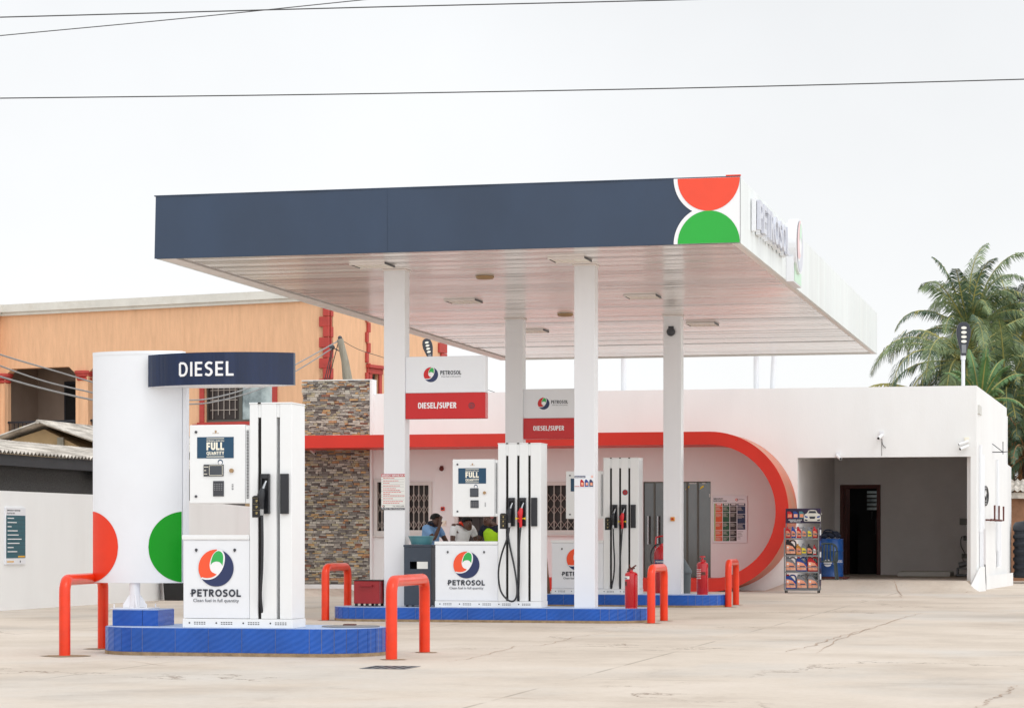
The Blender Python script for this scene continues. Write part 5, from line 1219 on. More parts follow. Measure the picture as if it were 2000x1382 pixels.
for i, (c_, l_, t) in enumerate((('bottle_red', 'label_orange', 'red oil bottle at the left end of the top shelf'), ('bottle_blue', 'label_orange', 'blue oil bottle on the top shelf'), ('bottle_red', 'label_orange', 'red oil bottle in the middle of the top shelf, between blue and grey'),
        ('bottle_grey', 'label_orange', 'grey oil bottle with orange label on the top shelf'), ('bottle_grey', 'label_yellow', 'grey oil bottle with yellow label on the top shelf'), ('bottle_red', 'label_orange', 'red oil bottle at the right end of the top shelf'))):
    can_small(RX0+.035+w1*i, z, w1*.84, .25, c_, l_, t)
z = shz[2]; can_big(RX0+.035, z, .225, .335, 'bottle_black', 'label_orange', 'large black oil can at the left of the second shelf')
for x, h, c_, l_, t in ((.285, .24, 'bottle_gold', 'label_orange', 'gold oil bottle on the second shelf'), (.41, .25, 'bottle_grey', 'label_yellow', 'grey oil bottle with yellow label on the second shelf'), (.545, .24, 'bottle_black', 'label_orange', 'black oil bottle on the second shelf'), (.69, .22, 'bottle_red', 'paper', 'small red oil bottle at the right end of the second shelf')):
    can_small(RX0+x*RW/.84, z, .115 if x < .6 else .07, h, c_, l_, t)
z = shz[1]
for x, c_, t in ((.035, 'bottle_grey', 'grey oil can at the left of the third shelf'), (.29, 'bottle_blue', 'blue coolant can in the middle of the third shelf'), (.56, 'bottle_red', 'red oil can at the right of the third shelf')): can_big(RX0+x*RW/.84, z, .232, .32, c_, 'label_orange', t)
z = shz[0]
for x, c_, t in ((.035, 'bottle_blue', 'blue oil can at the left of the bottom shelf'), (.30, 'bottle_grey', 'grey oil can in the middle of the bottom shelf'), (.565, 'bottle_grey', 'grey oil can at the right of the bottom shelf')): can_big(RX0+x*RW/.84, z, .232, .32, c_, 'label_orange', t)
# drum, pallet, chair, things on the drum
DY = 58.2; X = PY(1623, 1, DY).x; zb_ = .30; r = .285
dr = empty('oil_drum', (X, DY, zb_), 'blue steel oil drum with a white emblem on a red pallet inside the garage', 'drum')
mb = MB(); prof = [(r-.01, 0), (r+.006, .01), (r, .03)]
for k in range(1, 3): prof += [(r, .30*k-.015), (r+.01, .30*k), (r, .30*k+.015)]
prof += [(r, .86), (r+.006, .875), (r-.01, .885), (r-.02, .87)]; mb.lathe(prof, X, DY, zb_, 32); mb.build('drum_body', 'drum_blue', dr, smooth=True)
mb = MB(); mb.F = lambda p: (X+(r+.004+p[2])*sin(p[0]/r), DY-(r+.004+p[2])*cos(p[0]/r), p[1])
for k in range(8): mb.add([(-.15+.2*k/8, .62+(.085*math.sqrt(max(0, 1-((k/4)-1)**2))), 0), (-.15+.2*(k+1)/8, .62+(.085*math.sqrt(max(0, 1-(((k+1)/4)-1)**2))), 0), (-.15+.2*(k+1)/8, .62-(.085*math.sqrt(max(0, 1-(((k+1)/4)-1)**2))), 0), (-.15+.2*k/8, .62-(.085*math.sqrt(max(0, 1-((k/4)-1)**2))), 0)], [(3, 2, 1, 0)])
mb.text('PETROSOL', .08, .36, .63, .69, 0, 0, .02); mb.rect(.08, .3, .585, .60, 0); mb.build('emblem', 'logo_white', dr)
mb = MB(); mb.box(X-.42, X+.4, DY-.35, DY+.35, .262, .298); 
for x in (X-.36, X+.34):
    for y in (DY-.3, DY+.3): mb.box(x-.03, x+.03, y-.03, y+.03, .243, .262)
tag(mb.build('drum_stand', 'iron_brown', None), 'low rusty red stand under the blue oil drum', 'stand')
mb = MB(); rs = random.Random(4); zt_ = zb_+.885
for k in range(7): mb.ball((X-.2+.06*k, DY-.05+rs.uniform(-.08, .08), zt_+.05+rs.uniform(0, .07)), rs.uniform(.05, .1), 0, 8, (1.2, 1, .8))
mb.tube(smoothpts([(X-.18, DY-.1, zt_+.1), (X-.1, DY-.15, zt_+.2), (X+.06, DY-.12, zt_+.17), (X+.16, DY-.16, zt_+.02)]), .02, 6)
tag(mb.build('cloth_bundle', 'navy_cloth', None, smooth=True), 'dark bundle of cloth lying on top of the blue oil drum', 'bundle')
X = PY(1612, 1, 57.2).x; CYc = 57.35
ch = empty('plastic_chair', (X, CYc, .245), 'dark green plastic armchair between the oil rack and the blue drum', 'chair')
mb = MB(); mb.prism([(-.24, .40), (.24, .40), (.24, .43), (-.24, .43)], -.22, .22); mb.v = [(v[0]+X, CYc-v[2], v[1]+.245) for v in mb.v]; mb.build('seat', 'chair_plastic', ch, bevel=.01)
for sx_ in (-1, 1):
    for sy_ in (-1, 1):
        mb = MB(); mb.tube([(X+sx_*.21, CYc+sy_*.19, .66), (X+sx_*.25, CYc+sy_*.23, .246)], [.024, .02], 6); mb.build('leg', 'chair_plastic', ch)
    mb = MB(); mb.tube(smoothpts([(X+sx_*.23, CYc-.2, .66), (X+sx_*.25, CYc-.2, .86), (X+sx_*.24, CYc+.2, .90)], 5), .02, 6); mb.build('armrest', 'chair_plastic', ch)
mb = MB(); P = smoothpts([(X-.23, CYc+.22, .66), (X-.22, CYc+.26, .95), (X-.12, CYc+.28, 1.06), (X+.12, CYc+.28, 1.06), (X+.22, CYc+.26, .95), (X+.23, CYc+.22, .66)], 5); mb.tube(P, .022, 6)
for k in range(-2, 3): mb.tube([(X+k*.075, CYc+.22, .67), (X+k*.07, CYc+.28, 1.05)], .018, 6)
mb.build('backrest', 'chair_plastic', ch)

# ================================================================== PERIMETER WALL, SHEDS, PALE SIDE OF THE YARD
mb = MB(); mb.box(PW-.2, PW, 14, 45.0, -.1, 1.98); 
mb.add([(PW, 45.0, -.2), (-19.1, 57.5, -.2), (-19.1, 57.5, 1.86), (PW, 45.0, 1.98), (PW-.2, 45.0, -.2), (-19.3, 57.5, -.2), (-19.3, 57.5, 1.86), (PW-.2, 45.0, 1.98)], [(0, 1, 2, 3), (5, 4, 7, 6), (3, 2, 6, 7), (1, 5, 6, 2)])
tag(mb.build('perimeter_wall', 'white_wall', None), 'long white rendered perimeter wall running back along the left side of the yard', 'wall')
def corr(mb, P0, P1, Q0, Q1, amp=.03, pitch=.16, mi=0, th=.012):
    """corrugated sheet between ridge line P0-P1 and eave line Q0-Q1"""
    P0, P1, Q0, Q1 = map(Vector, (P0, P1, Q0, Q1)); L_ = (Q1-Q0).length; n = int(L_/pitch*4); nr = ((Q1-Q0).cross(P0-Q0)).normalized()
    if nr.z < 0: nr = -nr
    vs = []
    for i in range(n+1):
        t = i/n; o = nr*(amp*sin(2*pi*i/4)); vs += [P0.lerp(P1, t)+o, Q0.lerp(Q1, t)+o, P0.lerp(P1, t)+o-nr*th, Q0.lerp(Q1, t)+o-nr*th]
    fs = []
    for i in range(n): a = 4*i; fs += [(a, a+1, a+5, a+4), (a+2, a+6, a+7, a+3), (a+1, a+3, a+7, a+5), (a, a+4, a+6, a+2)]
    mb.add(vs, fs, mi)
sh = empty('tin_roof_shed', (-20, 42, 0), 'low roughcast shed with rusty corrugated roof just behind the white perimeter wall', 'shed')
mb = MB(); mb.box(-21.5, -18.9, 33, 53.5, 0, 2.55); mb.build('wall', 'roughcast', sh)
mb = MB(); mb.box(-18.62, -18.56, 33, 44.2, 2.46, 2.66); mb.box(-18.66, -18.60, 44.21, 53.5, 2.33, 2.58); mb.build('fascia_board', 'dark_wood', sh)
mb = MB(); corr(mb, (-21.0, 33, 3.12), (-21.0, 44.6, 3.12), (-18.5, 33, 2.70), (-18.5, 44.6, 2.70)); corr(mb, (-21.0, 44.4, 3.10), (-21.0, 53.6, 3.08), (-18.42, 44.0, 2.60), (-18.42, 53.6, 2.62))
mb.build('roof', 'rust_roof', sh)
g0 = PD(74, 823, 57); ge0 = PD(15, 851, 57)
s2 = empty('gabled_shed', (g0.x, g0.y, 0), 'gabled outbuilding with weathered ridge tiles and tan walls behind the tin roof shed', 'shed')
rx, rz_ = g0.x, g0.z; wl = rx-2.2; wr = rx+1.5; y0_, y1_ = g0.y-.0, g0.y+16
mb = MB(); M_ = frame((0, y0_+.35, 0), (1, 0, 0), (0, 0, 1), (0, -1, 0)); mb.M = M_; mb.prism([(wl+.2, 0), (wr-.25, 0), (wr-.25, rz_-.75), (rx, rz_-.16), (wl+.2, rz_-.75)], -15.5, 0); mb.build('wall', 'tan_wall', s2)
mb = MB(); corr(mb, (rx, y0_, rz_), (rx, y1_, rz_), (wr, y0_, rz_-.5), (wr, y1_, rz_-.5)); corr(mb, (rx, y0_, rz_-.01), (rx, y1_, rz_-.01), (wl, y0_, rz_-.72), (wl, y1_, rz_-.72)); mb.tube([(rx, y0_-.02, rz_), (rx, y1_, rz_)], .05, 8)
mb.build('roof', 'rust_roof', s2)
mb = MB(); mb.box(wr-.2, wr-.14, y0_+3, y1_, rz_-1.25, rz_-.85); mb.box(rx+.35, rx+.5, y0_+.28, y0_+.34, rz_-1.8, rz_-.35); mb.build('timber_board', 'pole_wood', s2)

# ================================================================== PEACH APARTMENT BUILDING
u0, d0_ = -5.32, 72.0
R3 = Vector((RV[0], RV[1], 0)); F3 = Vector((FV[0], FV[1], 0))
C0 = R3*u0+F3*d0_
Ld = (R3*-.895+F3*.445).normalized(); Rd = (R3*.445+F3*.895).normalized()
hs = empty('apartment_building', (C0.x, C0.y, 0), 'large two storey peach rendered building with red quoins and white cornice at left', 'building')
ML = frame(C0, -Ld, (0, 0, 1), (Vector((0, 0, 1)).cross(Ld)))   # placeholder, corrected below
nL = Vector((-Ld.y, Ld.x, 0)); nL = nL if nL.dot(-F3) > 0 else -nL
nR = Vector((-Rd.y, Rd.x, 0)); nR = nR if nR.dot(R3) > 0 else -nR
ML = frame(C0, -Ld, (0, 0, 1), nL); MR = frame(C0, Rd, (0, 0, 1), nR)
def la(px, py=None):
    u = (px-1000)/FPX; s = (u0-d0_*u)/(.895+.445*u); 
    return -s if py is None else (-s, EYE+(HOR-py)/FPX*(d0_+.445*s))
def ra_(px, py=None):
    u = (px-1000)/FPX; s = (d0_*u-u0)/(.445-.895*u)
    return s if py is None else (s, EYE+(HOR-py)/FPX*(d0_+.895*s))
HT = la(300, 603)[1]; OPT = la(100, 717)[1]; OPB = la(100, 838)[1]-.9
aL = la(-45); b0 = la(10); b1 = la(148); b2 = la(172); b3 = la(262)
wn_ = (la(400), la(533), la(470, 823)[1], la(470, 745)[1])
mb = MB(); mb.M = ML
wall(mb, aL, 0, -.3, HT, [(b0, b1, OPB-1, OPT), (b2, b3, OPB-1, OPT), wn_], -.3, 0)
ch_ = .26
for a, s_ in ((b0, 1), (b1, -1), (b2, 1), (b3, -1)):    # chamfered opening corners
    P = [(a, OPT), (a, OPT-.22), (a+s_*ch_, OPT)]; P = P if s_ > 0 else P[::-1]
    mb.prism(P, -.298, -.001)
mb.M = MR; rl = ra_(868); w2 = (ra_(724), ra_(738), la(730, 780)[1]-.2, ra_(728, 730)[1])
j1 = ra_(716)
wall(mb, 0, j1, -.3, HT, [], -.3, 0)
wall(mb, j1, rl, -.3, HT, [w2], -.3, -.0)
mb.M = None
# left wing coming forward
wl_ = C0-Ld*0+Ld*(-la(8)); 
mb.M = ML; mb.box(aL-3, la(2), OPT-.0, HT, 0.002, 1.2) if 0 else None
mb.M = None
mb.build('wall', 'peach', hs)
mb = MB(); mb.M = ML; mb.box(aL-6, la(2), -.3, HT, .001, .62); 
mb.build('wing_wall', 'peach', hs)
mb = MB(); mb.M = ML; mb.box(aL, .14, HT, HT+.1, -.35, .10); mb.box(aL, .22, HT+.101, HT+.34, -.35, .18); mb.box(aL-6, la(2)+.1, HT+.001, HT+.1, .101, .72); mb.box(aL-6, la(2)+.18, HT+.101, HT+.34, .181, .80)
mb.M = MR; mb.box(.101, rl+.1, HT, HT+.1, -.35, .10); mb.box(.181, rl+.2, HT+.101, HT+.34, -.35, .18); mb.build('cornice', 'cornice', hs)
mb = MB(); mb.M = MR; mb.box(rl-.3, rl, -.3, HT, -9, -.301); mb.M = ML; mb.box(aL, -.31, HT-.3, HT-.02, -9, -.301); mb.build('back_wall', 'peach', hs)
# balcony recess
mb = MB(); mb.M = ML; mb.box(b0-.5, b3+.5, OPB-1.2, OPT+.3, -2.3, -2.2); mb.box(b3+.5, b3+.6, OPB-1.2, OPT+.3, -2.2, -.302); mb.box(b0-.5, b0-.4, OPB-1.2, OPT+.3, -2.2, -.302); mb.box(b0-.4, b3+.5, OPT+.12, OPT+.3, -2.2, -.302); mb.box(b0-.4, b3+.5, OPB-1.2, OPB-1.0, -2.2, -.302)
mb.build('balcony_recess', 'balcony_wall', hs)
dd = 2.0  # depth correction: points on the recess wall are further away, so they are placed by eye
for (p0, p1, pt) in ((6, 62, 748), (120, 152, 766), (176, 215, 760)):
    k = 1.028; a0_, a1_ = la(p0)+.75, la(p1)+.75; z1_ = EYE+(la(p0, pt)[1]-EYE)*1.03
    mb = MB(); mb.M = ML; mb.box(a0_, a1_, OPB-1, z1_, -2.198, -2.12); f_ = mb.build('doorway', 'frame_alu' if 0 else 'iron_black', hs)
    mb = MB(); mb.M = ML; mb.box(a0_+.07, a1_-.07, OPB-1, z1_-.1, -2.118, -2.10); mb.build('pane', 'very_dark', f_)
mb = MB(); mb.M = ML; p = la(90, 783); mb.box(p[0]+.75, p[0]+.85, p[1]+.15, p[1]+.27, -2.198, -2.15); mb.build('switch_plate', 'gold', hs)
mb = MB()
for px in (1, 160):
    a = la(px); q = C0+Ld*(-a)+nL*-.15
    mb = MB(); mb.lathe([(.19, -.5), (.19, OPT-.14-.30)], q.x, q.y, 0, 24); mb.lathe([(.20, 0), (.24, .03), (.24, .08), (.21, .10), (.27, .14), (.27, .2), (.31, .22), (.31, .30)], q.x, q.y, OPT-.14-.30, 24, 1)
    mb.build('balcony_column', ['peach', 'trim_red'], hs, smooth=True)
mb = MB(); mb.M = ML; rz2 = la(60, 825)[1]
for (x0, x1) in ((b0, b1), (b2, b3)):
    mb.box(x0, x1, rz2, rz2+.06, -.2, -.12, 0); mb.box(x0, x1, rz2-.42, rz2-.38, -.18, -.14, 0)
    x = x0+.06
    while x < x1: mb.box(x, x+.02, rz2-1, rz2, -.17, -.15, 0); x += .16
    for (u_, v_) in ((.18, .52), (.56, .9)):
        n_ = 16
        for j in range(2): mb.tube([(x0+(x1-x0)*(u_+(v_-u_)*i/n_), rz2-.20+(.09 if (i+j) % 2 else -.09), -.13) for i in range(n_+1)], .022, 5, 1)
mb.build('balcony_railing', ['iron_black', 'gold'], hs)
# quoins
hq = .30
for part in range(4):
    mb = MB(); z = .1; i = 0
    while z < HT-.2:
        if part == 0: mb.M = ML; mb.box(-(.26 if i % 2 == 0 else .13), .07, z, z+hq-(.0 if i % 2 else .012), .001, .07)
        elif part == 1: mb.M = MR; mb.box(.0705, .10+(.12 if i % 2 else .02), z, z+hq-(.0 if i % 2 else .012), .001, .07)
        elif part == 2: mb.M = MR; mb.box(j1-(.1 if i % 2 else .02), j1+(.03 if i % 2 else .14), z, z+hq-(.0 if i % 2 else .012), .001, .07)
        else: mb.M = MR; mb.box(rl-.25-(.2 if i % 2 else .05), rl+.07, z, z+hq-(.0 if i % 2 else .012), .001, .07)
        z += hq; i += 1
    mb.build('quoin_strip', 'trim_red', hs, bevel=.012)
def hwin(M_, w, sill=True, panes=2, lint=.3):
    a0, a1, b0_, b1_ = w; t = .16
    mb = MB(); mb.M = M_; mb.box(a0-t, a0, b0_, b1_, .001, .06); mb.box(a1, a1+t, b0_, b1_, .001, .06)
    mb.box(a0-t-.06, a1+t+.06, b0_-.14, b0_-.001, .001, .1); mb.box(a0-t-.18, a1+t+.18, b0_-.141+.0+.14-.14, b0_-.0+.0-.05, .101, .18) ; mb.box(a0-t-.02, a1+t+.02, b0_-.22, b0_-.142, .001, .07)
    mb.box(a0-t-.02, a1+t+.02, b1_+.001, b1_+.16, .001, .08); mb.box(a0-t-.14, a1+t+.14, b1_+.161, b1_+.26, .001, .16)
    f_ = mb.build('window', 'trim_red', hs, bevel=.01)
    mb = MB(); mb.M = M_; wall(mb, a0+.001, a1-.001, b0_+.001, b1_-.001, [(a0+(a1-a0)*i/panes+.05, a0+(a1-a0)*(i+1)/panes-.05, b0_+.07, b1_-.07) for i in range(panes)], -.16, -.1); mb.build('window_frame', 'frame_alu', f_)
    mb = MB(); mb.M = M_; m_ = (a0+a1)/2; mb.box(a0+.03, m_ if panes > 1 else a1-.03, b0_+.03, b1_-.03, -.2, -.17, 0)
    if panes > 1: mb.box(m_+.001, a1-.03, b0_+.03, b1_-.03, -.14, -.13, 1)
    mb.build('pane', ['window_dark', 'glass_sky'], f_)
    if panes > 1:
        mb = MB(); mb.M = M_
        for i in range(1, 6): x = a0+(m_-a0)*i/6; mb.box(x-.009, x+.009, b0_+(.1 if i % 2 else .22), b1_-.12, -.14, -.12)
        for z_ in (.3, .55, .8): mb.box(a0+.12, m_-.12, b0_+(b1_-b0_)*z_, b0_+(b1_-b0_)*z_+.02, -.145, -.125)
        mb.build('window_grille', 'grill', f_)
hwin(ML, wn_); hwin(MR, w2, panes=1)

# ================================================================== POLES, CABLES, STREET LAMPS
up = empty('utility_pole', PD(678, 745, 66), 'leaning weathered wooden utility pole with insulators rising behind the stone wall', 'utility pole')
ptop = PD(664, 662, 66); pb = PD(680, 750, 66); bot = pb+(pb-ptop)*4.2
mb = MB(); mb.tube([ptop, ptop.lerp(pb, .5)+Vector((.03, 0, 0)), pb, bot], [.085, .10, .14, .17], 14); mb.build('pole_shaft', 'pole_wood', up, smooth=True)
mb = MB(); mb.ball(ptop+Vector((0, 0, .03)), .06); q = PD(649, 678, 66); mb.ball(q, .07); mb.ball(q+Vector((-.05, 0, .03)), .05); mb.tube([q, ptop.lerp(pb, .3)], .015, 6); mb.build('insulator', 'dark_grey', up, smooth=True)
mb = MB()
for a, b in (((661, 668), (640, 748)), ((650, 682), (637, 748)), ((648, 682), (634, 742))): mb.tube([PD(*a, 66), PD(*b, 66)], .012, 5)
mb.build('stay_wire', 'cable', up)
def cable(pts, r, label, m='cable', group='overhead service cables'):
    P = [PD(*p) for p in pts]; mb = MB(); mb.tube(smoothpts(P, 8), r, 6); o = mb.build('overhead_cable', m, None, smooth=True); tag(o, label, 'cable', group)
cable([(660, 666, 66), (575, 713, 64), (500, 752, 62), (420, 776, 60), (365, 781, 58), (270, 776, 55), (183, 747, 53), (90, 719, 51), (0, 692, 49), (-120, 650, 46)], .017, 'upper service cable from the pole top sagging behind the pylon to the top left', 'cable_light')
cable([(649, 680, 66), (575, 726, 64), (500, 762, 62), (420, 784, 60), (365, 789, 58), (270, 788, 55), (183, 767, 53), (90, 745, 51), (0, 714, 49), (-120, 665, 46)], .017, 'lower service cable from the insulator sagging across the balcony opening', 'cable_light')
cable([(365, 790, 58), (270, 795, 55), (183, 781, 53), (90, 760, 51), (0, 735, 49), (-120, 695, 46)], .02, 'lowest thick cable crossing the balcony below the others', 'cable_light')
cable([(664, 662, 66), (700, 682, 68), (749, 698, 70), (800, 715, 72), (949, 760, 75), (975, 770, 76)], .009, 'thin wire falling right from the pole top behind the left pillar')
cable([(-200, 38, 22), (0, 34, 22), (700, 15, 22), (1330, 0, 22), (2200, -24, 22)], .0055, 'dark overhead wire near the top edge from left to middle')
cable([(-200, 90, 23), (0, 70, 23), (350, 37, 23), (710, 0, 23), (1200, -50, 23)], .0045, 'thin overhead wire rising steeply from the top left corner')
cable([(-200, 194, 21), (0, 192, 21), (600, 185, 21), (1200, 175, 21), (1600, 166, 21), (2000, 155, 21), (2200, 149, 21)], .005, 'long thin overhead wire crossing the whole sky above the canopy')
def solar_lamp(px, py0, py1, dz, tilt, label, pole_bottom=None):
    a = PD(px, py0, dz); b = PD(px, py1, dz); L_ = (a-b).length; w = L_*.42
    root = empty('street_lamp', b if pole_bottom is None else pole_bottom, label, 'street lamp', 'street lamps behind the station')
    ax = Matrix.Rotation(tilt, 3, F3) @ Vector((0, 0, 1)); rt = ax.cross(F3*-1).normalized()*-1
    rt = (R3-ax*R3.dot(ax)).normalized(); nn = rt.cross(ax)
    M_ = frame(b, rt, ax, nn); out_ = [(-.18, 0), (.18, 0), (.2, .12), (.36, .35), (.5, .6), (.5, .78), (.4, .92), (.2, 1), (-.2, 1), (-.4, .92), (-.5, .78), (-.5, .6), (-.36, .35), (-.2, .12)]
    mb = MB(); mb.M = M_; mb.prism([(u*w, v*L_) for u, v in out_], -.05, .04); hd_ = mb.build('lamp_head', 'lamp_body', root, bevel=.015, seg=2)
    for i in range(4):
        mb = MB(); mb.M = M_; z_ = L_*(.42+.135*i); mb.prism([(w*.2*cos(t)*1.0, z_+L_*.045*sin(t)) for t in [2*pi*k/14 for k in range(14)]], .0405, .055); mb.build('led_lens', 'lamp_lens', hd_)
    mb = MB(); mb.M = M_; mb.box(-w*.16, w*.16, L_*.07, L_*.32, .0405, .05); mb.build('sensor', 'grey_metal', hd_)
    return root
b_ = PD(1881, 752, 61)
sl_ = solar_lamp(1882, 629, 694, 61, 0, 'dark oval street lamp on a white pole above the right end of the shop roof', Vector((b_.x, b_.y, 3.9)))
mb = MB(); t_ = PD(1881, 694, 61); mb.tube([(t_.x, t_.y+.04, 3.9), (t_.x, t_.y+.04, t_.z+.1)], .045, 12); mb.tube([(t_.x, t_.y+.04, t_.z-.1), (t_.x, t_.y+.04, t_.z+.12)], .06, 12); mb.build('pole', 'white_metal', sl_, smooth=True)
sl_ = solar_lamp(842, 660, 706, 62, -.22, 'dark tilted street lamp head showing above the left pillar sign', PD(848, 770, 62))
mb = MB(); t_ = PD(848, 706, 62); mb.tube([(t_.x, t_.y+.04, 4.0), (t_.x, t_.y+.04, t_.z+.1)], .045, 12); mb.build('pole', 'white_metal', sl_, smooth=True)

# ================================================================== RIGHT EDGE: water tank, yellow kerb, adobe wall
p = PG(1992, 1133); X0 = PG(1978, 1137).x
mb = MB(); mb.box(X0+.02, X0+6, p.y+.2, p.y+.5, 0, .13); tag(mb.build('yellow_kerb', 'kerb_yellow', None, bevel=.02), 'yellow painted kerb at the far right in front of the black water tank', 'kerb')
tk = PD(2040, 1128, 66); mb = MB(); pr = [(.80, 0), (.84, .05)]; 
for k in range(6): pr += [(.84, .12+k*.2), (.80, .17+k*.2), (.80, .22+k*.2), (.84, .27+k*.2)]
pr += [(.84, 1.38), (.78, 1.48), (.3, 1.56), (.28, 1.60), (.25, 1.62)]
mb.lathe(pr, tk.x, tk.y+.5, .14, 40); tag(mb.build('water_tank', 'tank_black', None, smooth=True), 'black ribbed plastic water tank at the right edge beside the shop wall', 'water tank')
wa = PD(1975, 1010, 70); mb = MB(); mb.box(wa.x-.8, wa.x+8, wa.y, wa.y+.2, -.1, EYE+(HOR-962)/FPX*70); tag(mb.build('block_wall', 'adobe', None), 'brown earth block wall behind the water tank at far right', 'wall')
mb = MB(); z_ = EYE+(HOR-958)/FPX*70; corr(mb, (wa.x-.9, wa.y+2, z_+.35), (wa.x+8, wa.y+2, z_+.35), (wa.x-.9, wa.y-.3, z_), (wa.x+8, wa.y-.3, z_)); mb.box(wa.x-.8, wa.x+8, wa.y-.2, wa.y-.12, z_-.22, z_-.05)
tag(mb.build('lean_to_roof', 'rust_roof', None), 'corrugated lean-to roof on the earth wall at far right', 'roof')

# ================================================================== PALMS
def frond(mb, base, az, el, L_, droop, rs, lw=.035, ll=.55, mi=0, twist=0, n=34, wind=.0):
    """one feather frond: a bending midrib with two rows of narrow folded leaflets"""
    h = Vector((cos(az), sin(az), 0)); p = Vector(base); d_ = (h*cos(el)+Vector((0, 0, sin(el)))).normalized(); pts = [p.copy()]; seg = L_/n
    for i in range(n):
        g = droop*(i/n)**1.3; d_ = (d_+Vector((wind, 0, -g*.10))).normalized(); p = p+d_*seg; pts.append(p.copy())
    mb.tube(pts[::3], [.032*(1-i/len(pts[::3]))+.005 for i in range(len(pts[::3]))], 4, 3)
    for i in range(3, n+1):
        t = i/n; a = pts[i]; dr_ = (pts[min(n, i+1)]-pts[i-1]).normalized(); side = dr_.cross(Vector((0, 0, 1))); 
        if side.length < .1: side = dr_.orthogonal()
        side.normalize(); upv = side.cross(dr_).normalized()
        l0 = ll*L_/2.6*(sin(pi*min(1, t*.93+.07))**.6)*(.75+.4*rs.random())
        for s_ in (-1, 1):
            for sub in (0, .5):
                a_ = a+dr_*seg*sub
                v = (side*s_*(.80)+dr_*(.55+.25*t)+upv*(.12-.25*rs.random())+Vector((wind*4, 0, -.15))).normalized()
                v2 = (v+Vector((0, 0, -.55-.6*rs.random()-droop*.25))).normalized()
                m1 = a_+v*l0*.5; m2 = m1+v2*l0*.55; wv = dr_*lw*.5*(.8+.4*rs.random())
                k = mi if rs.random() > .12 else (mi+1) % 3
                mb.add([a_-wv*.7, a_+wv*.7, m1+wv, m1-wv, m2], [(0, 1, 2, 3), (3, 2, 4)], k)
def palm(px, py, dz, L_, n, seed, label, el_lo=-.3, el_hi=1.35, wind=.0, mats=('leaf_green', 'leaf_dark', 'leaf_yellow', 'leaf_yellow'), dry=3, ll=.55, droop=1.5, base_z=0):
    c = PD(px, py, dz); rs = random.Random(seed); root = empty('palm_tree', (c.x, c.y, base_z), label, 'palm tree', 'coconut palms behind the shop')
    mb = MB(); rz = c.z-.25; mb.tube([(c.x+.3, c.y, -.2), (c.x+.15, c.y, rz*.4), (c.x, c.y, rz)], [.22, .17, .15], 12)
    k = .4
    while k < rz: mb.tube([(c.x+.3-.3*(k/rz), c.y, k), (c.x+.3-.3*(k/rz), c.y, k+.05)], .195-.03*k/rz, 12); k += .22
    mb.build('trunk', 'palm_bark', root, smooth=True)
    mb = MB(); ga = 2.39996
    for i in range(n):
        t = (i+.5)/n; el = el_hi+(el_lo-el_hi)*t+rs.uniform(-.12, .12); az = i*ga+rs.uniform(-.25, .25)
        frond(mb, (c.x+.08*cos(az), c.y+.08*sin(az), c.z-.2*t), az, el, L_*rs.uniform(.8, 1.08), droop*(.8+.5*t)*rs.uniform(.8, 1.2), rs, ll=ll, mi=0 if rs.random() < .55 else 1, wind=wind)
    for i in range(dry):
        az = rs.uniform(0, 6.28); frond(mb, (c.x, c.y, c.z-.3), az, -.2-.5*rs.random(), L_*.8, droop*2, rs, ll=ll*.8, mi=2, n=26)
    for i in range(6): mb.ball((c.x+rs.uniform(-.25, .25), c.y+rs.uniform(-.25, .25), c.z-.35+rs.uniform(-.12, .1)), .10, 2 if i % 2 else 0, 7)
    mb.build('crown', list(mats), root)
palm(1898, 640, 80, 3.05, 30, 11, 'tallest windblown coconut palm rising behind the street lamp', .0, 1.45, .012, droop=1.5)
palm(1885, 700, 77, 3.7, 30, 12, 'lower coconut palm whose fronds arch left towards the canopy corner', -.5, .8, 0, droop=2.0, dry=6)
palm(1990, 660, 82, 3.7, 34, 13, 'coconut palm at the right edge right of the street lamp', -.3, 1.2, .01, droop=1.9)
palm(1965, 765, 76, 2.8, 28, 14, 'bushy palm behind the right corner of the shop roof', -.5, 1.3, 0, droop=1.3, ll=.6)
palm(1915, 772, 73, 1.5, 14, 15, 'bright green young palm just above the right end of the shop roof', .2, 1.45, 0, ('leaf_bright', 'leaf_bright', 'leaf_green', 'leaf_yellow'), 1, .45, .8)
palm(2005, 880, 75, 2.4, 34, 16, 'dense low palm with dry orange fronds right of the shop side wall', -.6, 1.3, 0, ('leaf_green', 'leaf_dark', 'leaf_dry', 'leaf_dry'), 8, .55, 1.4)
palm(1810, 765, 78, 2.5, 18, 17, 'palm behind the shop roof with yellowed fronds spreading left', -.4, .5, 0, ('leaf_yellow', 'leaf_green', 'leaf_dry', 'leaf_yellow'), 4, .6, 1.6)

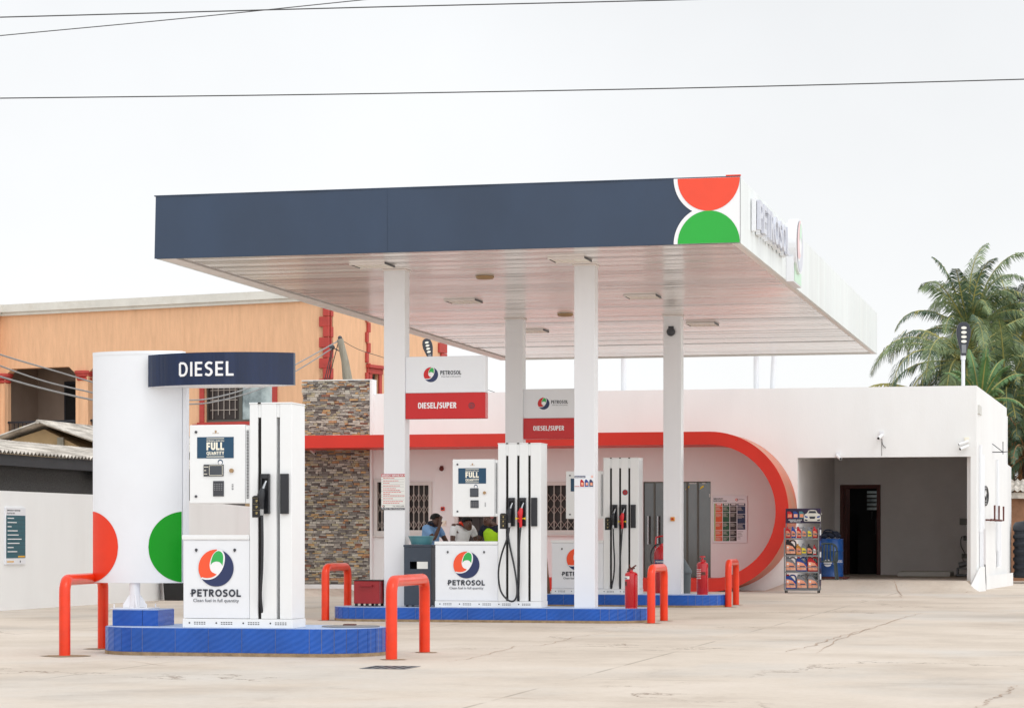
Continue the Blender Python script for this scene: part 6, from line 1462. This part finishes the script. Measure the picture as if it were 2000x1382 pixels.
# ================================================================== PEOPLE
def skinmesh(name, V, E_, m, parent, sub=2, root=0):
    o0 = ORG[parent.name]; me = bpy.data.meshes.new(name); me.from_pydata([tuple(Vector(v[0])-o0) for v in V], E_, []); me.materials.append(MATS[m])
    ob = bpy.data.objects.new(name, me); COL.objects.link(ob); ob.parent = parent; ORG[ob.name] = o0
    md = ob.modifiers.new('skin', 'SKIN'); md.use_smooth_shade = True
    for i, v in enumerate(V):
        r = v[1]; r = r if isinstance(r, tuple) else (r, r)
        me.skin_vertices[0].data[i].radius = r; me.skin_vertices[0].data[i].use_root = (i == root)
    s_ = ob.modifiers.new('sub', 'SUBSURF'); s_.levels = sub; s_.render_levels = sub
    return ob
def person(x, y, rot, label, top, lean, head, arms, hat=None, collar=None, vest=None, hgt=1.0):
    """lean: chest offset (right, forward); arms: list of (elbow, wrist, finger direction) in local metres; local +b is the way the person faces"""
    root = empty('person', (x, y, 0), label, 'person')
    Rm = Matrix.Rotation(rot, 4, 'Z'); T = lambda p: tuple(Vector((x, y, 0))+(Rm @ Vector((p[0], -p[1], p[2]))))   # local: a right of the figure as seen from its front, b forward, z up
    lx, ly = lean; hx, hy, hz = head
    pel = (0, 0, .92); bel = (lx*.3, ly*.3, 1.06); che = (lx*.8, ly*.8, 1.26); nb = (lx, ly, 1.42); sh = .185
    V = []; E_ = []
    def v(p, r, par=None):
        V.append((T(p), r)); 
        if par is not None: E_.append((par, len(V)-1))
        return len(V)-1
    a = v(pel, (.13, .105)); b = v(bel, (.12, .10), a); c = v(che, (.14, .105), b); n_ = v(nb, .062, c); nk = v(((lx+hx)/2, (ly+hy)/2-.01, (1.42+hz)/2-.02), .052, n_)
    jw = v((hx, hy+.015, hz-.06), (.060, .066), nk); md = v((hx, hy, hz+.01), (.073, .086), jw); cr = v((hx, hy-.01, hz+.075), (.058, .066), md)
    v((hx, hy+.098, hz-.012), .012, md)                        # nose
    for s_ in (-1, 1): v((hx+s_*.082, hy-.005, hz-.005), .014, md)   # ears
    hands = []
    for s_, (el, wr, fd) in zip((-1, 1), arms):
        s0 = v((lx*.95+s_*sh, ly*.95, 1.385), .052, c); e_ = v(el, .041, s0); w_ = v(wr, .026, e_)
        f = Vector(fd).normalized(); wrv = Vector(wr); pm = wrv+f*.055; pi_ = v(tuple(pm), (.036, .018), w_)
        sd = f.cross(Vector((0, 1, .3))).normalized(); bd = sd.cross(f).normalized()
        for k_, (o, l_) in enumerate(((-.028, .062), (-.010, .074), (.009, .07), (.027, .055))):
            q0 = v(tuple(pm+f*.035+sd*o), .0095, pi_); q1 = v(tuple(pm+f*(.035+l_*.5)+sd*o*1.1+bd*.006), .0085, q0); v(tuple(pm+f*(.035+l_)+sd*o*1.1+bd*.018), .007, q1)
        t0 = v(tuple(wrv+f*.035+sd*.04*s_), .0105, pi_); v(tuple(wrv+f*.075+sd*.062*s_), .0085, t0)
    for s_ in (-1, 1):
        hp = v((s_*.095, 0, .86), .085, a); kn = v((s_*.10, .03, .49), .055, hp); an = v((s_*.10, -.02, .09), .036, kn); v((s_*.11, .13, .04), .033, an)
    skinmesh('body', V, E_, 'skin', root)
    # clothes: their own skins a little wider than the body
    V = []; E_ = []
    a = v((pel[0], pel[1], .88), (.158, .13)); b = v(bel, (.150, .125), a); c = v(che, (.168, .132), b); n_ = v((lx, ly, 1.395), (.10, .085), c)
    for s_, (el, wr, fd) in zip((-1, 1), arms):
        s0 = v((lx*.95+s_*sh, ly*.95, 1.38), .068, c); e1 = Vector((lx*.95+s_*sh, ly*.95, 1.38)).lerp(Vector(el), .72); v(tuple(e1), .062, s0)
    skinmesh('shirt', V, E_, top, root)
    if vest:
        V = []; E_ = []; a = v((pel[0], pel[1], .9), (.18, .15)); b = v(bel, (.172, .148), a); c = v(che, (.200, .163), b); v((lx, ly, 1.405), (.165, .13), c); skinmesh('vest', V, E_, vest, root)
    if collar:
        mb = MB(); P = [T((lx+.072*cos(t)+(hx-lx)*.25, ly+.07*sin(t)+(hy-ly)*.25, 1.455+.015*cos(t)-(.035 if sin(t) > .7 else 0))) for t in [2*pi*k/16 for k in range(16)]]; mb.tube(P, .02, 6, 0, True)
        mb.build('collar', collar, root, smooth=True)
    V = []; E_ = []; a = v((0, 0, .93), (.145, .118))
    for s_ in (-1, 1): hp = v((s_*.095, 0, .84), .098, a); kn = v((s_*.10, .03, .48), .072, hp); v((s_*.10, -.02, .12), .06, kn)
    skinmesh('trousers', V, E_, 'trousers', root)
    mb = MB(); hc = Vector((hx, hy-.012, hz+.045))
    for i in range(9):
        for k in range(20):
            pass
    vs = []; fs = []; n1, n2 = 9, 20
    for i in range(n1+1):
        th = pi*.56*i/n1
        for k in range(n2):
            ph = 2*pi*k/n2; lim = 1 if sin(ph) < .35 else .70
            th2 = th*lim; vs.append(T((hc.x+.084*sin(th2)*cos(ph), hc.y+.098*sin(th2)*sin(ph), hc.z+.085*cos(th2))))
    for i in range(n1):
        for k in range(n2): fs.append((i*n2+k, i*n2+(k+1) % n2, (i+1)*n2+(k+1) % n2, (i+1)*n2+k))
    mb.add(vs, fs); mb.build('headscarf' if hat else 'hair', hat or 'hair', root, smooth=True)
    for s_ in (-1, 1): mb = MB(); mb.ball(T((hx+s_*.03, hy+.074, hz+.012)), .008, 0, 6); mb.ball(T((hx+s_*.03, hy+.079, hz+.012)), .0058, 1, 6); mb.build('eye', ['eye_white', 'black'], root, smooth=True)
    mb = MB()
    for s_ in (-1, 1): mb.tube([T((hx+s_*.10, .0, .035)), T((hx+s_*.11, .17, .03))], [.045, .04], 10)
    mb.build('shoes', 'black', root, smooth=True)
ppx = lambda px, Y: PY(px, 1, Y).x
Yp = 39.3
person(ppx(841, Yp), Yp, radians(72), 'person in a light blue shirt hiding their face with one hand behind the litter bin', 'shirt_blue', (0, .02), (0, .11, 1.475), [((-.20, .20, 1.17), (-.07, .225, 1.40), (.18, -.05, 1)), ((.22, .16, 1.14), (.17, .33, .98), (0, 1, -.3))], collar='navy_cloth')
person(ppx(893, Yp), Yp, radians(52), 'person in a white shirt with orange collar bending behind the middle pump', 'shirt_white', (0, .15), (0, .27, 1.425), [((-.25, .2, 1.14), (-.18, .42, 1.04), (.1, 1, -.2)), ((.25, .2, 1.14), (.18, .42, 1.04), (-.1, 1, -.2))], collar='orange_red')
person(ppx(973, Yp), Yp, radians(-25), 'person in a lime green vest over navy sleeves mostly hidden by the middle pump column', 'navy_cloth', (0, .16), (.0, .27, 1.49), [((-.26, .16, 1.16), (-.2, .38, 1.07), (.1, 1, -.2)), ((.26, .18, 1.16), (.18, .42, 1.07), (-.1, 1, -.2))], hat='scarf', vest='vest_lime')
